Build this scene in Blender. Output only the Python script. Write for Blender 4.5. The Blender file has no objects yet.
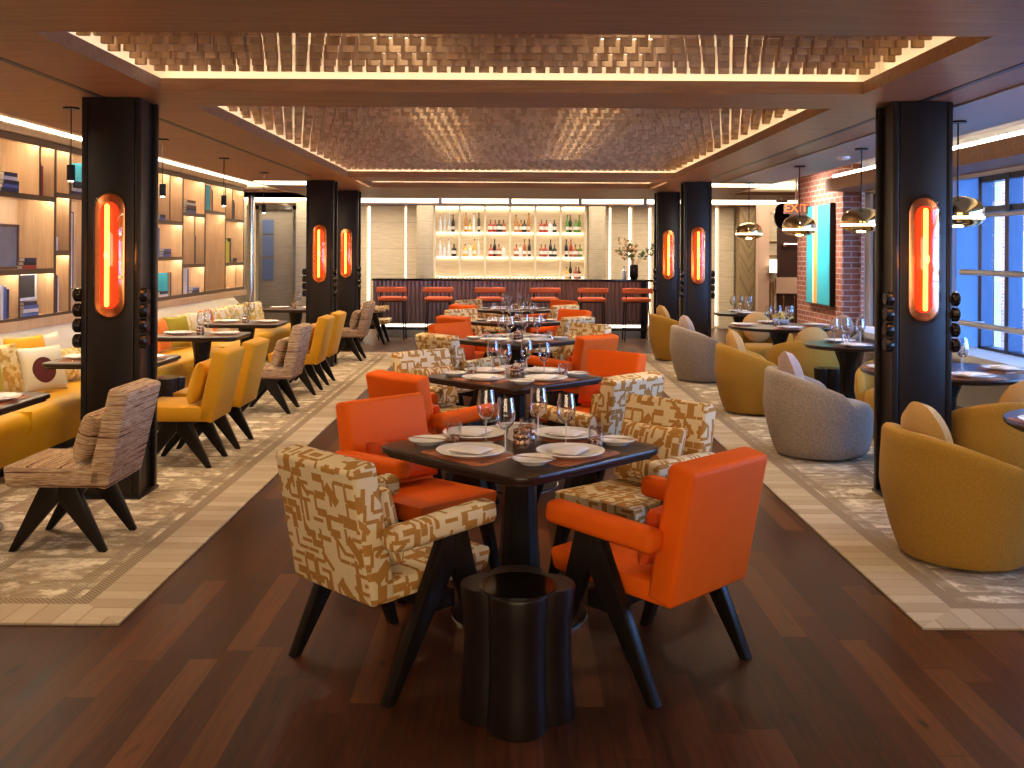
import bpy, bmesh, math, random
from mathutils import Vector, Matrix, Euler
PI = math.pi
R = math.radians
random.seed(7)
S = bpy.context.scene
C = S.collection
# ---------------------------------------------------------------- camera, world, lights, exposure
H, F, CX, HY = 1.62, 980.0, 511.0, 252.0
cam_d = bpy.data.cameras.new('camera'); cam = bpy.data.objects.new('camera', cam_d); C.objects.link(cam)
cam.location = (0, 0, H); cam_d.sensor_width = 36; cam_d.lens = F/1024*36
cam_d.shift_y = -(384-HY)/1024; cam_d.shift_x = (512-CX)/1024
cam.rotation_euler = (Matrix.Rotation(R(90), 3, 'X') @ Matrix.Rotation(R(0.3), 3, 'Z')).to_euler()
cam_d.clip_start = 0.05
S.camera = cam
S.view_settings.view_transform = 'Standard'
try: S.view_settings.look = 'None'
except Exception: pass
S.view_settings.gamma = 1.0
S.view_settings.exposure = 0.2
w = bpy.data.worlds.new('world'); S.world = w; w.use_nodes = True
bg = w.node_tree.nodes['Background']; bg.inputs[0].default_value = (0.32, 0.55, 1.0, 1); bg.inputs[1].default_value = 17.0

def light(kind, name, loc, power, col=(1, .8, .58), size=.1, rot=(0, 0, 0), size_y=None, spot=100, blend=.8):
    d = bpy.data.lights.new(name, kind); d.energy = power; d.color = col
    if kind == 'AREA':
        d.shape = 'RECTANGLE' if size_y else 'SQUARE'; d.size = size
        if size_y: d.size_y = size_y
    else:
        d.shadow_soft_size = size
    if kind == 'SPOT': d.spot_size = R(spot); d.spot_blend = blend
    o = bpy.data.objects.new(name, d); o.location = loc; o.rotation_euler = rot; C.objects.link(o)
    return o
WARM = (1.0, .74, .45)
# soft fill added behind the camera to brighten the near chairs
light('AREA', 'rear_fill_light', (0, -2.2, 1.75), 150, (1, .74, .47), 5.0, (R(82), 0, 0), 1.2)
# spots added at ceiling height to light the tables, no fittings
for y in (3.9, 6.4, 9.2, 12.0, 13.5, 16.4):
    for x in (-1.3, 1.3):
        light('SPOT', 'ceiling_fill_spot', (x, y, 2.585), 95 if y > 4 else 38, WARM, .05, spot=120)
for y in (4.6, 6.9, 8.7, 10.6, 12.4, 15.0):
    light('SPOT', 'ceiling_fill_spot', (-3.1, y, 2.585), 75, WARM, .05, spot=125)
for y in (4.9, 7.6, 10.0, 12.6, 15.2):
    light('SPOT', 'ceiling_fill_spot', (3.0, y, 2.585), 60, (1, .82, .62), .05, spot=125)
light('SPOT', 'picture_light', (3.55, 14.1, 2.57), 380, (1, .80, .70), .05, (0, R(-62), 0), spot=125, blend=1)
sun = light('SUN', 'sun', (-5, 0, 12), 6, (1, .93, .88), .02, (0, R(50), 0)); sun.rotation_euler = Vector((.8, .25, -.62)).to_track_quat('-Z', 'Y').to_euler()
for x in (-1.9, 0, 1.9):
    light('SPOT', 'ceiling_fill_spot', (x, 17.1, 2.585), 60, (1, .82, .75), .05, (R(18), 0, 0), spot=110)  # extra spots added to brighten the bar front
# daylight portals in the window openings
p = light('AREA', 'window_portal', (5.02, 8.3, 1.55), 1, (1, 1, 1), 1.9, (0, R(90), 0), 9.7); p.data.cycles.is_portal = True

# ---------------------------------------------------------------- node helpers
class NT:
    def __init__(s, name):
        s.m = bpy.data.materials.new(name); s.m.use_nodes = True
        s.t = s.m.node_tree; s.n = s.t.nodes; s.l = s.t.links
        s.b = s.n['Principled BSDF']; s.o = s.n['Material Output']
    def node(s, typ, **kw):
        n = s.n.new(typ)
        for k, v in kw.items(): setattr(n, k, v)
        return n
    def put(s, sock, v):
        if isinstance(v, bpy.types.NodeSocket): s.l.new(v, sock)
        elif v is not None: sock.default_value = v
    def math(s, op, a, b=None, c=None, clamp=False):
        n = s.node('ShaderNodeMath', operation=op); n.use_clamp = clamp
        s.put(n.inputs[0], a); s.put(n.inputs[1], b)
        if c is not None: s.put(n.inputs[2], c)
        return n.outputs[0]
    def coord(s, kind='Object'):
        return s.node('ShaderNodeTexCoord').outputs[kind]
    def sep(s, v):
        n = s.node('ShaderNodeSeparateXYZ'); s.l.new(v, n.inputs[0]); return n.outputs
    def comb(s, x, y, z=0.0):
        n = s.node('ShaderNodeCombineXYZ'); s.put(n.inputs[0], x); s.put(n.inputs[1], y); s.put(n.inputs[2], z); return n.outputs[0]
    def map(s, v, scale=(1, 1, 1), rot=(0, 0, 0), loc=(0, 0, 0)):
        n = s.node('ShaderNodeMapping'); s.l.new(v, n.inputs[0])
        n.inputs['Scale'].default_value = scale; n.inputs['Rotation'].default_value = rot; n.inputs['Location'].default_value = loc
        return n.outputs[0]
    def noise(s, v, scale=5, detail=3, rough=.5, out=0, dist=0):
        n = s.node('ShaderNodeTexNoise'); s.l.new(v, n.inputs['Vector']); n.inputs['Scale'].default_value = scale
        n.inputs['Detail'].default_value = detail; n.inputs['Roughness'].default_value = rough; n.inputs['Distortion'].default_value = dist
        return n.outputs[out]
    def white(s, v, out='Value'):
        n = s.node('ShaderNodeTexWhiteNoise', noise_dimensions='3D'); s.l.new(v, n.inputs['Vector']); return n.outputs[out]
    def ramp(s, f, stops, interp='LINEAR'):
        n = s.node('ShaderNodeValToRGB'); n.color_ramp.interpolation = interp; s.l.new(f, n.inputs[0])
        e = n.color_ramp.elements
        while len(e) < len(stops): e.new(.5)
        for i, (p_, c) in enumerate(stops): e[i].position = p_; e[i].color = (*c, 1) if len(c) == 3 else c
        return n.outputs[0]
    def mix(s, f, a, b, mode='MIX'):
        n = s.node('ShaderNodeMix', data_type='RGBA', blend_type=mode)
        s.put(n.inputs[0], f)
        for k, v in ((6, a), (7, b)):
            if isinstance(v, tuple): v = (*v, 1) if len(v) == 3 else v
            s.put(n.inputs[k], v)
        return n.outputs[2]
    def bump(s, h, strength=.2, dist=.01):
        n = s.node('ShaderNodeBump'); s.l.new(h, n.inputs['Height']); n.inputs['Strength'].default_value = strength
        n.inputs['Distance'].default_value = dist; s.l.new(n.outputs[0], s.b.inputs['Normal'])
    def set(s, col=None, rough=None, metal=None, **kw):
        if col is not None: s.put(s.b.inputs['Base Color'], (*col, 1) if isinstance(col, tuple) and len(col) == 3 else col)
        if rough is not None: s.put(s.b.inputs['Roughness'], rough)
        if metal is not None: s.put(s.b.inputs['Metallic'], metal)
        for k, v in kw.items(): s.put(s.b.inputs[k.replace('_', ' ')], v)
        return s.m

def plain(name, col, rough=.5, metal=0, noise=.0, nscale=30, bump=0, **kw):
    t = NT(name)
    if noise or bump:
        v = t.coord(); n = t.noise(v, nscale, 3)
        c = t.mix(n, tuple(x*(1-noise) for x in col), tuple(min(1, x*(1+noise)) for x in col))
        t.set(c, rough, metal, **kw)
        if bump: t.bump(n, bump, .005)
        return t.m
    return t.set(col, rough, metal, **kw)

def emis(name, col, strength):
    t = NT(name); t.set((0, 0, 0), .5)
    t.b.inputs['Emission Color'].default_value = (*col, 1); t.b.inputs['Emission Strength'].default_value = strength
    return t.m

def wood(name, c1, c2, rough=.45, axis=1, scale=1.0, spec=.5):
    t = NT(name); v = t.coord()
    sc = [14*scale]*3; sc[axis] = 1.1*scale
    n = t.noise(t.map(v, tuple(sc)), 1.6, 5, .6, dist=.6)
    n2 = t.noise(t.map(v, tuple(x*4 for x in sc)), 2, 2, .5)
    f = t.math('ADD', t.math('MULTIPLY', n, .75), t.math('MULTIPLY', n2, .25))
    c = t.ramp(f, [(.3, c1), (.7, c2)])
    return t.set(c, rough, 0, Specular_IOR_Level=spec)

def m_floor():
    t = NT('walnut_plank_floor'); v = t.coord(); x, y, z = t.sep(v)
    col = t.math('FLOOR', t.math('DIVIDE', x, .115)); fx = t.math('FRACT', t.math('DIVIDE', x, .115))
    r1 = t.white(t.comb(col, 3.1, 1.7))
    yy = t.math('ADD', t.math('DIVIDE', y, .95), t.math('MULTIPLY', r1, 7))
    row = t.math('FLOOR', yy); fy = t.math('FRACT', yy)
    rnd = t.white(t.comb(col, row, 5.5))
    gv = t.node('ShaderNodeVectorMath', operation='ADD'); t.l.new(v, gv.inputs[0]); t.l.new(t.comb(t.math('MULTIPLY', rnd, 9), t.math('MULTIPLY', rnd, 31), 0.0), gv.inputs[1])
    g = t.noise(t.map(gv.outputs[0], (26, 1.6, 1)), 1.5, 5, .62, dist=.8)
    kn = t.noise(t.map(gv.outputs[0], (7, 2.4, 1)), 1.3, 2, .5)
    base = t.ramp(rnd, [(0, (.020, .006, .0035)), (.35, (.045, .013, .006)), (.68, (.080, .024, .010)), (.9, (.17, .060, .021)), (1, (.21, .080, .030))])
    c = t.mix(t.math('MULTIPLY', t.math('SUBTRACT', g, .3), 1.5, clamp=True), t.mix(.62, base, (.012, .004, .003)), t.mix(.25, base, (.34, .11, .035)))
    c = t.mix(t.ramp(kn, [(.68, (0, 0, 0)), (.76, (1, 1, 1))]), c, (.018, .008, .006))
    ex = t.math('LESS_THAN', fx, .018); ey = t.math('LESS_THAN', fy, .004)
    e = t.math('MAXIMUM', ex, ey)
    c = t.mix(t.math('MULTIPLY', e, .75), c, (.008, .004, .003))
    t.set(c, t.math('ADD', .30, t.math('MULTIPLY', g, .22)), 0, Specular_IOR_Level=.16)
    t.bump(t.math('SUBTRACT', t.math('MULTIPLY', g, .25), e), .12, .003)
    return t.m

def m_rug(x0, x1, y0, y1):
    """beige rug: pale tile border, brown frame line, weathered blocks between brown bands"""
    t = NT('woven_rug'); v = t.coord(); x, y, z = t.sep(v)
    wob = t.math('MULTIPLY', t.math('SUBTRACT', t.noise(v, 3, 3), .5), .05)
    dx = t.math('MINIMUM', t.math('SUBTRACT', x, x0), t.math('SUBTRACT', x1, x))
    dy = t.math('MINIMUM', t.math('SUBTRACT', y, y0), t.math('SUBTRACT', y1, y))
    d = t.math('MINIMUM', dx, dy)
    # inner blocks
    xs = t.math('ADD', x, wob); ys = t.math('ADD', y, wob)
    cx_ = t.math('DIVIDE', xs, .52); ci = t.math('FLOOR', cx_); fx = t.math('FRACT', cx_)
    cy_ = t.math('ADD', t.math('DIVIDE', ys, .36), t.math('MULTIPLY', t.white(t.comb(ci, 1.3, 0.0)), 5)); cj = t.math('FLOOR', cy_); fy = t.math('FRACT', cy_)
    rb = t.white(t.comb(ci, cj, 2.2))
    blk = t.ramp(rb, [(0, (.44, .35, .24)), (.4, (.55, .46, .34)), (.75, (.66, .58, .46)), (1, (.38, .31, .23))])
    wear = t.noise(t.map(v, (3, 9, 1)), 2.2, 5, .65, dist=.7)
    blk = t.mix(t.ramp(wear, [(.42, (0, 0, 0)), (.58, (.8, .8, .8))]), blk, (.30, .215, .14))
    blk = t.mix(t.ramp(t.noise(v, 5.5, 5, .7), [(.50, (0, 0, 0)), (.6, (1, 1, 1))]), blk, (.86, .78, .63))
    gap = t.math('MULTIPLY', t.math('MAXIMUM', t.math('LESS_THAN', fx, .13), t.math('LESS_THAN', fy, .12)), t.math('ADD', .35, t.math('MULTIPLY', t.noise(v, 7, 3), .9), clamp=True))
    rib = t.math('GREATER_THAN', t.math('SINE', t.math('MULTIPLY', t.math('ADD', x, y), 260)), 0)
    band = t.mix(rib, (.22, .165, .115), (.38, .30, .22))
    inner = t.mix(gap, blk, band)
    # border tiles
    along = t.mix(t.math('LESS_THAN', dx, dy), t.comb(x, 0.0, 0.0), t.comb(y, 0.0, 0.0))
    ax = t.sep(along)[0]
    ti = t.math('FLOOR', t.math('DIVIDE', ax, .11)); tf = t.math('FRACT', t.math('DIVIDE', ax, .11))
    tr = t.white(t.comb(ti, 7.7, 1.0))
    bord = t.ramp(tr, [(0, (.47, .38, .28)), (.5, (.56, .47, .36)), (1, (.68, .60, .48))])
    bord = t.mix(t.math('MULTIPLY', t.math('LESS_THAN', tf, .07), .6), bord, (.25, .17, .10))
    bord = t.mix(t.math('MULTIPLY', wear, .5), bord, (.45, .34, .23))
    c = t.mix(t.math('LESS_THAN', d, .30), inner, band)
    c = t.mix(t.math('LESS_THAN', d, .23), c, bord)
    fine = t.noise(v, 160, 2)
    c = t.mix(t.math('MULTIPLY', fine, .45), c, (.22, .16, .11))
    t.set(c, .95, 0, Specular_IOR_Level=.1); t.bump(fine, .3, .004)
    return t.m

def m_pattern():
    """cream fabric with short ochre strokes laid every which way"""
    t = NT('patterned_fabric'); uv = t.coord('UV'); x, y, _ = t.sep(uv)
    layers = None
    for k, (s, ox, oy) in enumerate(((15.0, .13, .71), (15.0, .63, .21), (11.0, .37, .42))):
        px = t.math('ADD', t.math('MULTIPLY', x, s), ox); py = t.math('ADD', t.math('MULTIPLY', y, s), oy)
        i = t.math('FLOOR', px); j = t.math('FLOOR', py)
        u = t.math('SUBTRACT', t.math('FRACT', px), .5); v = t.math('SUBTRACT', t.math('FRACT', py), .5)
        r = t.white(t.comb(i, j, k+.5)); q = t.white(t.comb(j, i, k+9.5))
        ang = t.math('MULTIPLY', t.math('FLOOR', t.math('MULTIPLY', r, 4)), PI/4 if k == 2 else PI/2)
        ca = t.math('COSINE', ang); sa = t.math('SINE', ang)
        ru = t.math('ABSOLUTE', t.math('ADD', t.math('MULTIPLY', u, ca), t.math('MULTIPLY', v, sa)))
        rv = t.math('ABSOLUTE', t.math('SUBTRACT', t.math('MULTIPLY', v, ca), t.math('MULTIPLY', u, sa)))
        wd = t.math('ADD', .11, t.math('MULTIPLY', t.math('GREATER_THAN', q, .80), .12))
        mk = t.math('MULTIPLY', t.math('LESS_THAN', ru, .47), t.math('LESS_THAN', rv, wd))
        mk = t.math('MULTIPLY', mk, t.math('GREATER_THAN', q, (.22, .38, .50)[k]))
        layers = mk if layers is None else t.math('MAXIMUM', layers, mk)
    weave = t.noise(t.map(uv, (1, 1, 1)), 300, 2)
    c = t.mix(layers, (.80, .66, .42), (.46, .22, .045))
    c = t.mix(t.math('MULTIPLY', weave, .15), c, (.40, .28, .14))
    t.set(c, .85, 0, Specular_IOR_Level=.2); t.bump(weave, .2, .002)
    return t.m

def m_stripes(name='striped_fabric', axis=1):
    """bands of brown, cream and mauve threads of uneven width"""
    t = NT(name); uv = t.coord('UV')
    sx, sy = (.9, 55) if axis else (55, .9)
    n = t.noise(t.map(uv, (sx, sy, 1)), 1.0, 4, .7)
    n2 = t.noise(t.map(uv, (sx*3, sy*2.3, 1)), 1.0, 2, .7)
    f = t.math('ADD', t.math('MULTIPLY', n, .65), t.math('MULTIPLY', n2, .35))
    c = t.ramp(f, [(.38, (.06, .022, .016)), (.44, (.20, .09, .045)), (.475, (.60, .44, .26)), (.50, (.15, .055, .035)), (.53, (.70, .56, .38)), (.565, (.22, .085, .06)), (.61, (.58, .42, .30))])
    t.set(c, .9, 0, Specular_IOR_Level=.15); t.bump(f, .3, .004)
    return t.m

def m_fabric(name, c, v=.18, scale=220, rough=.9, bump=.25, mottled=None):
    t = NT(name); p_ = t.coord(); n = t.noise(p_, scale, 2, .6)
    cc = t.mix(n, tuple(x*(1-v*1.4) for x in c), tuple(min(1, x*(1+v)) for x in c))
    if mottled:
        cc = t.mix(t.ramp(t.noise(p_, scale*.55, 1), [(.5, (0, 0, 0)), (.58, (.6, .6, .6))]), cc, mottled)
    t.set(cc, rough, 0, Specular_IOR_Level=.25); t.bump(n, bump, .003)
    t.b.inputs['Sheen Weight'].default_value = .08; t.b.inputs['Sheen Roughness'].default_value = .5
    return t.m

def m_leather(name, c, rough=.42):
    t = NT(name); p_ = t.coord(); n = t.noise(p_, 180, 3, .6); b_ = t.noise(p_, 5, 3)
    cc = t.mix(b_, tuple(x*.90 for x in c), tuple(min(1, x*1.08) for x in c))
    t.set(cc, rough, 0, Specular_IOR_Level=.14); t.bump(n, .08, .002)
    return t.m

def m_brick():
    t = NT('red_brick_wall'); uv = t.coord('UV')
    n = t.node('ShaderNodeTexBrick'); t.l.new(uv, n.inputs['Vector'])
    n.inputs['Color1'].default_value = (.30, .095, .055, 1); n.inputs['Color2'].default_value = (.16, .05, .035, 1); n.inputs['Mortar'].default_value = (.42, .34, .30, 1)
    n.inputs['Scale'].default_value = 1; n.inputs['Mortar Size'].default_value = .008; n.inputs['Brick Width'].default_value = .22; n.inputs['Row Height'].default_value = .075
    n.inputs['Bias'].default_value = 0
    c = t.mix(t.math('MULTIPLY', t.noise(uv, 12, 4), .5), n.outputs[0], (.36, .16, .11))
    t.set(c, .85, 0, Specular_IOR_Level=.2); t.bump(t.math('SUBTRACT', 1.0, n.outputs[1]), .5, .01)
    return t.m

def m_stone(name='travertine_panel', a=(.55, .47, .36), b=(.74, .67, .55)):
    t = NT(name); uv = t.coord('UV')
    v = t.noise(t.map(uv, (2, 30, 1), (0, 0, R(8))), 1.6, 5, .65, dist=.4)
    c = t.ramp(v, [(.3, a), (.7, b)])
    y = t.sep(uv)[1]; e = t.math('LESS_THAN', t.math('FRACT', t.math('DIVIDE', y, .56)), .014)
    c = t.mix(t.math('MULTIPLY', e, .6), c, (.2, .16, .12))
    t.set(c, .5, 0); return t.m

def m_herring():
    t = NT('diagonal_wood_panel'); uv = t.coord('UV'); x, y, _ = t.sep(uv)
    d = t.math('ADD', t.math('MULTIPLY', t.math('ABSOLUTE', t.math('SUBTRACT', t.math('FRACT', t.math('MULTIPLY', x, 1.6)), .5)), 1.2), y)
    f = t.math('FRACT', t.math('MULTIPLY', d, 14)); r = t.white(t.comb(t.math('FLOOR', t.math('MULTIPLY', d, 14)), 1.0, 1.0))
    c = t.ramp(r, [(0, (.25, .17, .09)), (1, (.44, .31, .17))])
    c = t.mix(t.math('LESS_THAN', f, .1), c, (.12, .08, .04))
    t.set(c, .5); return t.m

def m_glass(name, col=(1, 1, 1), rough=0.0, mixf=.72, gain=.55):
    """thin glass: mostly clear with a gloss"""
    t = NT(name); tr = t.node('ShaderNodeBsdfTransparent'); tr.inputs[0].default_value = (*col, 1)
    gl = t.node('ShaderNodeBsdfGlossy'); gl.inputs['Roughness'].default_value = rough+.02
    lw = t.node('ShaderNodeLayerWeight'); lw.inputs[0].default_value = 1-mixf
    f = t.math('ADD', t.math('MULTIPLY', t.math('POWER', lw.outputs['Facing'], 2.0), gain), .05, clamp=True)
    mx = t.node('ShaderNodeMixShader'); t.l.new(f, mx.inputs[0]); t.l.new(tr.outputs[0], mx.inputs[1]); t.l.new(gl.outputs[0], mx.inputs[2])
    t.l.new(mx.outputs[0], t.o.inputs[0]); return t.m

def m_prism(name, pal, scale, rough=.9):
    """floral or abstract cushion print made of blotches"""
    t = NT(name); uv = t.coord('Object')
    n = t.node('ShaderNodeTexVoronoi'); n.inputs['Scale'].default_value = scale; t.l.new(uv, n.inputs['Vector'])
    r = t.sep(n.outputs['Color'])[0]
    c = t.ramp(r, [(i/len(pal), q) for i, q in enumerate(pal)], 'CONSTANT')
    t.set(c, rough, 0, Specular_IOR_Level=.2); return t.m

M = {}
M['floor'] = m_floor()
M['ceil_wood'] = wood('ceiling_walnut', (.20, .098, .05), (.33, .178, .095), .5, 0, 1, .25)
M['ceil_paint'] = plain('ceiling_paint', (.36, .30, .25), .45, noise=.04)
t_ = NT('block_wood'); v_ = t_.coord(); x_, y_, z_ = t_.sep(v_)
r_ = t_.white(t_.comb(t_.math('FLOOR', t_.math('DIVIDE', t_.math('ADD', x_, .012), .042)), t_.math('FLOOR', t_.math('DIVIDE', t_.math('ADD', y_, .03), .19)), 1.0))
g_ = t_.noise(t_.map(v_, (4, 30, 40)), 2, 3)
M['block_wood'] = t_.set(t_.mix(t_.math('MULTIPLY', g_, .5), t_.ramp(r_, [(0, (.46, .29, .16)), (1, (.82, .58, .35))]), (.40, .24, .13)), .6, 0, Specular_IOR_Level=.15)
M['cream_paint'] = plain('cream_paint', (.75, .66, .52), .7, noise=.03)
M['dark_gap'] = plain('black_track', (.008, .007, .006), .5)
M['column'] = plain('bronze_black_cladding', (.014, .010, .010), .38, .25, noise=.15, nscale=4)
M['knob'] = plain('black_knob', (.012, .010, .010), .22, .4)
M['black_wood'] = wood('black_stained_wood', (.008, .006, .005), (.014, .010, .008), .36, 2, 1, .22)
M['black_metal'] = plain('black_metal', (.015, .013, .012), .35, .7)
M['dark_top'] = wood('dark_walnut_top', (.016, .007, .005), (.038, .016, .010), .28, 0, 1, .3)
M['steel_plinth'] = plain('brushed_steel_plinth', (.35, .36, .38), .4, .7)
M['chrome'] = plain('polished_steel', (.75, .74, .72), .15, 1)
M['brass'] = plain('polished_brass', (.78, .60, .30), .12, 1)
M['copper'] = plain('copper', (.85, .45, .26), .22, 1)
M['orange'] = m_leather('orange_leather', (.82, .125, .006), .58)
M['rust'] = m_leather('rust_leather', (.62, .082, .016), .42)
M['pattern'] = m_pattern()
M['stripes'] = m_stripes()
M['mustard'] = m_fabric('mustard_velvet', (.62, .30, .006), .10, 90, .7, .1)
M['gold_boucle'] = m_fabric('gold_boucle', (.43, .235, .035), .3, 130, .95, .5)
M['grey_boucle'] = m_fabric('grey_boucle', (.34, .285, .25), .35, 130, .95, .6, (.46, .38, .32))
M['tan_fabric'] = m_fabric('tan_velvet', (.52, .31, .11), .15, 150, .9, .2)
M['bench_seat'] = m_leather('mustard_leather', (.64, .33, .008), .42)
M['bench_back'] = m_leather('cream_leather', (.74, .70, .58), .5)
M['oak'] = wood('oak_veneer', (.50, .34, .19), (.66, .48, .30), .45, 2)
M['oak_dark'] = plain('bronze_shelf_edge', (.10, .058, .033), .4, .2)
M['ivory'] = plain('glazed_ceramic', (.84, .80, .76), .18)
M['linen'] = m_fabric('white_linen', (.86, .80, .80), .06, 120, .9, .1)
M['mat'] = m_leather('copper_leather', (.42, .14, .055), .35)
t_ = NT('translucent_daylight'); t_.set((.8, .85, .9), .9, 0, Transmission_Weight=0.0); tl_ = t_.node('ShaderNodeBsdfTranslucent'); tl_.inputs[0].default_value = (.26, .36, .50, 1); t_.l.new(tl_.outputs[0], t_.o.inputs[0]); M['frosted'] = t_.m  # translucent stand-in that gives a wall panel its daylight blue
M['glass'] = m_glass('clear_glass', (.97, .97, .98), 0, .5, 1.3)
M['window_glass'] = m_glass('window_glass', (.80, .90, 1), 0, .85)
M['brick'] = m_brick()
M['stone'] = m_stone(a=(.58, .46, .31), b=(.78, .67, .50))
M['stone_round'] = m_stone('warm_grey_stone', (.36, .29, .21), (.50, .42, .32))
M['herring'] = m_herring()
M['fluted'] = plain('bar_walnut_flutes', (.24, .16, .16), .28, .6, noise=.2, nscale=3)
M['led'] = emis('warm_led', (1, .80, .55), 9)
M['led_soft'] = emis('warm_led_soft', (1, .83, .60), 4.5)
M['led_cove'] = emis('cove_led', (1, .85, .64), 14)
M['led_coffer'] = emis('coffer_led', (1, .80, .56), 13)
M['led_shelf'] = emis('shelf_led', (1, .82, .58), 60)
M['led_white'] = emis('white_led', (1, .88, .70), 12)
M['lamp_core'] = emis('lamp_core', (1, .42, .045), 9)
M['lamp_red'] = emis('lamp_red', (1, .045, .008), 1.25)
M['exit_red'] = emis('exit_letters', (1, .16, .03), 2.2)
M['blue_frame'] = plain('grey_blue_frame', (.035, .06, .12), .4, .4)
M['white_metal'] = plain('white_metal', (.55, .57, .60), .35, .2)
M['white_paint'] = plain('white_paint', (.66, .68, .72), .6)
M['leaf'] = plain('leaf_green', (.09, .13, .04), .6, noise=.4, nscale=8)
M['autumn'] = plain('autumn_leaf', (.42, .20, .07), .7, noise=.4, nscale=8)
M['flower'] = plain('yellow_petals', (.85, .66, .20), .7, noise=.25, nscale=40)
M['candle'] = plain('wax', (.85, .72, .42), .5)

M['glass_shelf'] = plain('frosted_shelf', (.80, .78, .74), .2)
# ---------------------------------------------------------------- mesh helpers
def T(loc=(0, 0, 0), rot=(0, 0, 0), sc=(1, 1, 1)):
    return Matrix.Translation(loc) @ Euler(rot).to_matrix().to_4x4() @ Matrix.Diagonal((*sc, 1))
def box(bm, c, s, rot=(0, 0, 0), bev=0, seg=2, taper=None):
    r = bmesh.ops.create_cube(bm, size=1); vs = r['verts']
    for v in vs:
        v.co = Vector((v.co.x*s[0], v.co.y*s[1], v.co.z*s[2]))
        if taper and v.co.z > 0: v.co.x *= taper[0]; v.co.y *= taper[1]
    m = T(c, rot)
    bmesh.ops.transform(bm, matrix=m, verts=vs)
    if bev:
        es = list({e for v in vs for e in v.link_edges})
        bmesh.ops.bevel(bm, geom=es, offset=bev, segments=seg, profile=.5, affect='EDGES')
    return bm
def b2(bm, x0, x1, y0, y1, z0, z1, **k):
    return box(bm, ((x0+x1)/2, (y0+y1)/2, (z0+z1)/2), (x1-x0, y1-y0, z1-z0), **k)
def lathe(bm, prof, seg=24, c=(0, 0, 0), m=None, close=False):
    rings = []
    for r, z in prof:
        if r < 1e-6: rings.append([bm.verts.new((0, 0, z))])
        else: rings.append([bm.verts.new((r*math.cos(2*PI*i/seg), r*math.sin(2*PI*i/seg), z)) for i in range(seg)])
    for a, b in zip(rings, rings[1:]):
        for i in range(seg):
            j = (i+1) % seg
            if len(a) == 1 and len(b) == 1: continue
            if len(a) == 1: bm.faces.new((a[0], b[j], b[i]))
            elif len(b) == 1: bm.faces.new((a[i], a[j], b[0]))
            else: bm.faces.new((a[i], a[j], b[j], b[i]))
    mm = m if m is not None else Matrix.Translation(c)
    vs = [v for r in rings for v in r]
    bmesh.ops.transform(bm, matrix=mm, verts=vs)
    return bm
def cyl(bm, c, r, h, seg=20, rot=(0, 0, 0), r2=None, bev=0):
    r2 = r if r2 is None else r2
    if bev: pr = [(0, 0), (r-bev, 0), (r, bev), (r2, h-bev), (r2-bev, h), (0, h)]
    else: pr = [(0, 0), (r, 0), (r2, h), (0, h)]
    return lathe(bm, pr, seg, m=T(c, rot))
def tube(bm, pts, r, seg=8):
    pts = [Vector(p_) for p_ in pts]
    rings = []
    for i, p_ in enumerate(pts):
        d = (pts[min(i+1, len(pts)-1)]-pts[max(i-1, 0)]).normalized()
        up = Vector((0, 0, 1)) if abs(d.z) < .95 else Vector((1, 0, 0))
        a = d.cross(up).normalized(); b = d.cross(a)
        rr = r[i] if isinstance(r, (list, tuple)) else r
        rings.append([bm.verts.new(p_+a*rr*math.cos(2*PI*k/seg)+b*rr*math.sin(2*PI*k/seg)) for k in range(seg)])
    for a, b in zip(rings, rings[1:]):
        for k in range(seg): bm.faces.new((a[k], a[(k+1) % seg], b[(k+1) % seg], b[k]))
    bm.faces.new(rings[0]); bm.faces.new(rings[-1][::-1])
    return bm
def prism(bm, pts, axis, lo, hi, bev=0, m=None):
    """extrude 2D polygon along axis: 'x' -> pts are (y,z); 'y' -> (x,z); 'z' -> (x,y)"""
    def mk(p_, t_):
        return {'x': (t_, p_[0], p_[1]), 'y': (p_[0], t_, p_[1]), 'z': (p_[0], p_[1], t_)}[axis]
    a = [bm.verts.new(mk(p_, lo)) for p_ in pts]; b = [bm.verts.new(mk(p_, hi)) for p_ in pts]
    fs = [bm.faces.new(a), bm.faces.new(b[::-1])]
    n = len(pts)
    for i in range(n): fs.append(bm.faces.new((a[i], b[i], b[(i+1) % n], a[(i+1) % n])))
    bmesh.ops.recalc_face_normals(bm, faces=fs)
    if m is not None: bmesh.ops.transform(bm, matrix=m, verts=a+b)
    if bev:
        es = list({e for v in a+b for e in v.link_edges})
        bmesh.ops.bevel(bm, geom=es, offset=bev, segments=2, profile=.5, affect='EDGES')
    return bm
def rrect(hx, hy, r, n=5, rot=0):
    pts = []
    for cx_, cy_, a0 in ((hx-r, hy-r, 0), (-hx+r, hy-r, 90), (-hx+r, -hy+r, 180), (hx-r, -hy+r, 270)):
        for i in range(n+1):
            a = R(a0+90*i/n); pts.append((cx_+r*math.cos(a), cy_+r*math.sin(a)))
    if rot: pts = [(x*math.cos(rot)-y*math.sin(rot), x*math.sin(rot)+y*math.cos(rot)) for x, y in pts]
    return pts
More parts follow.
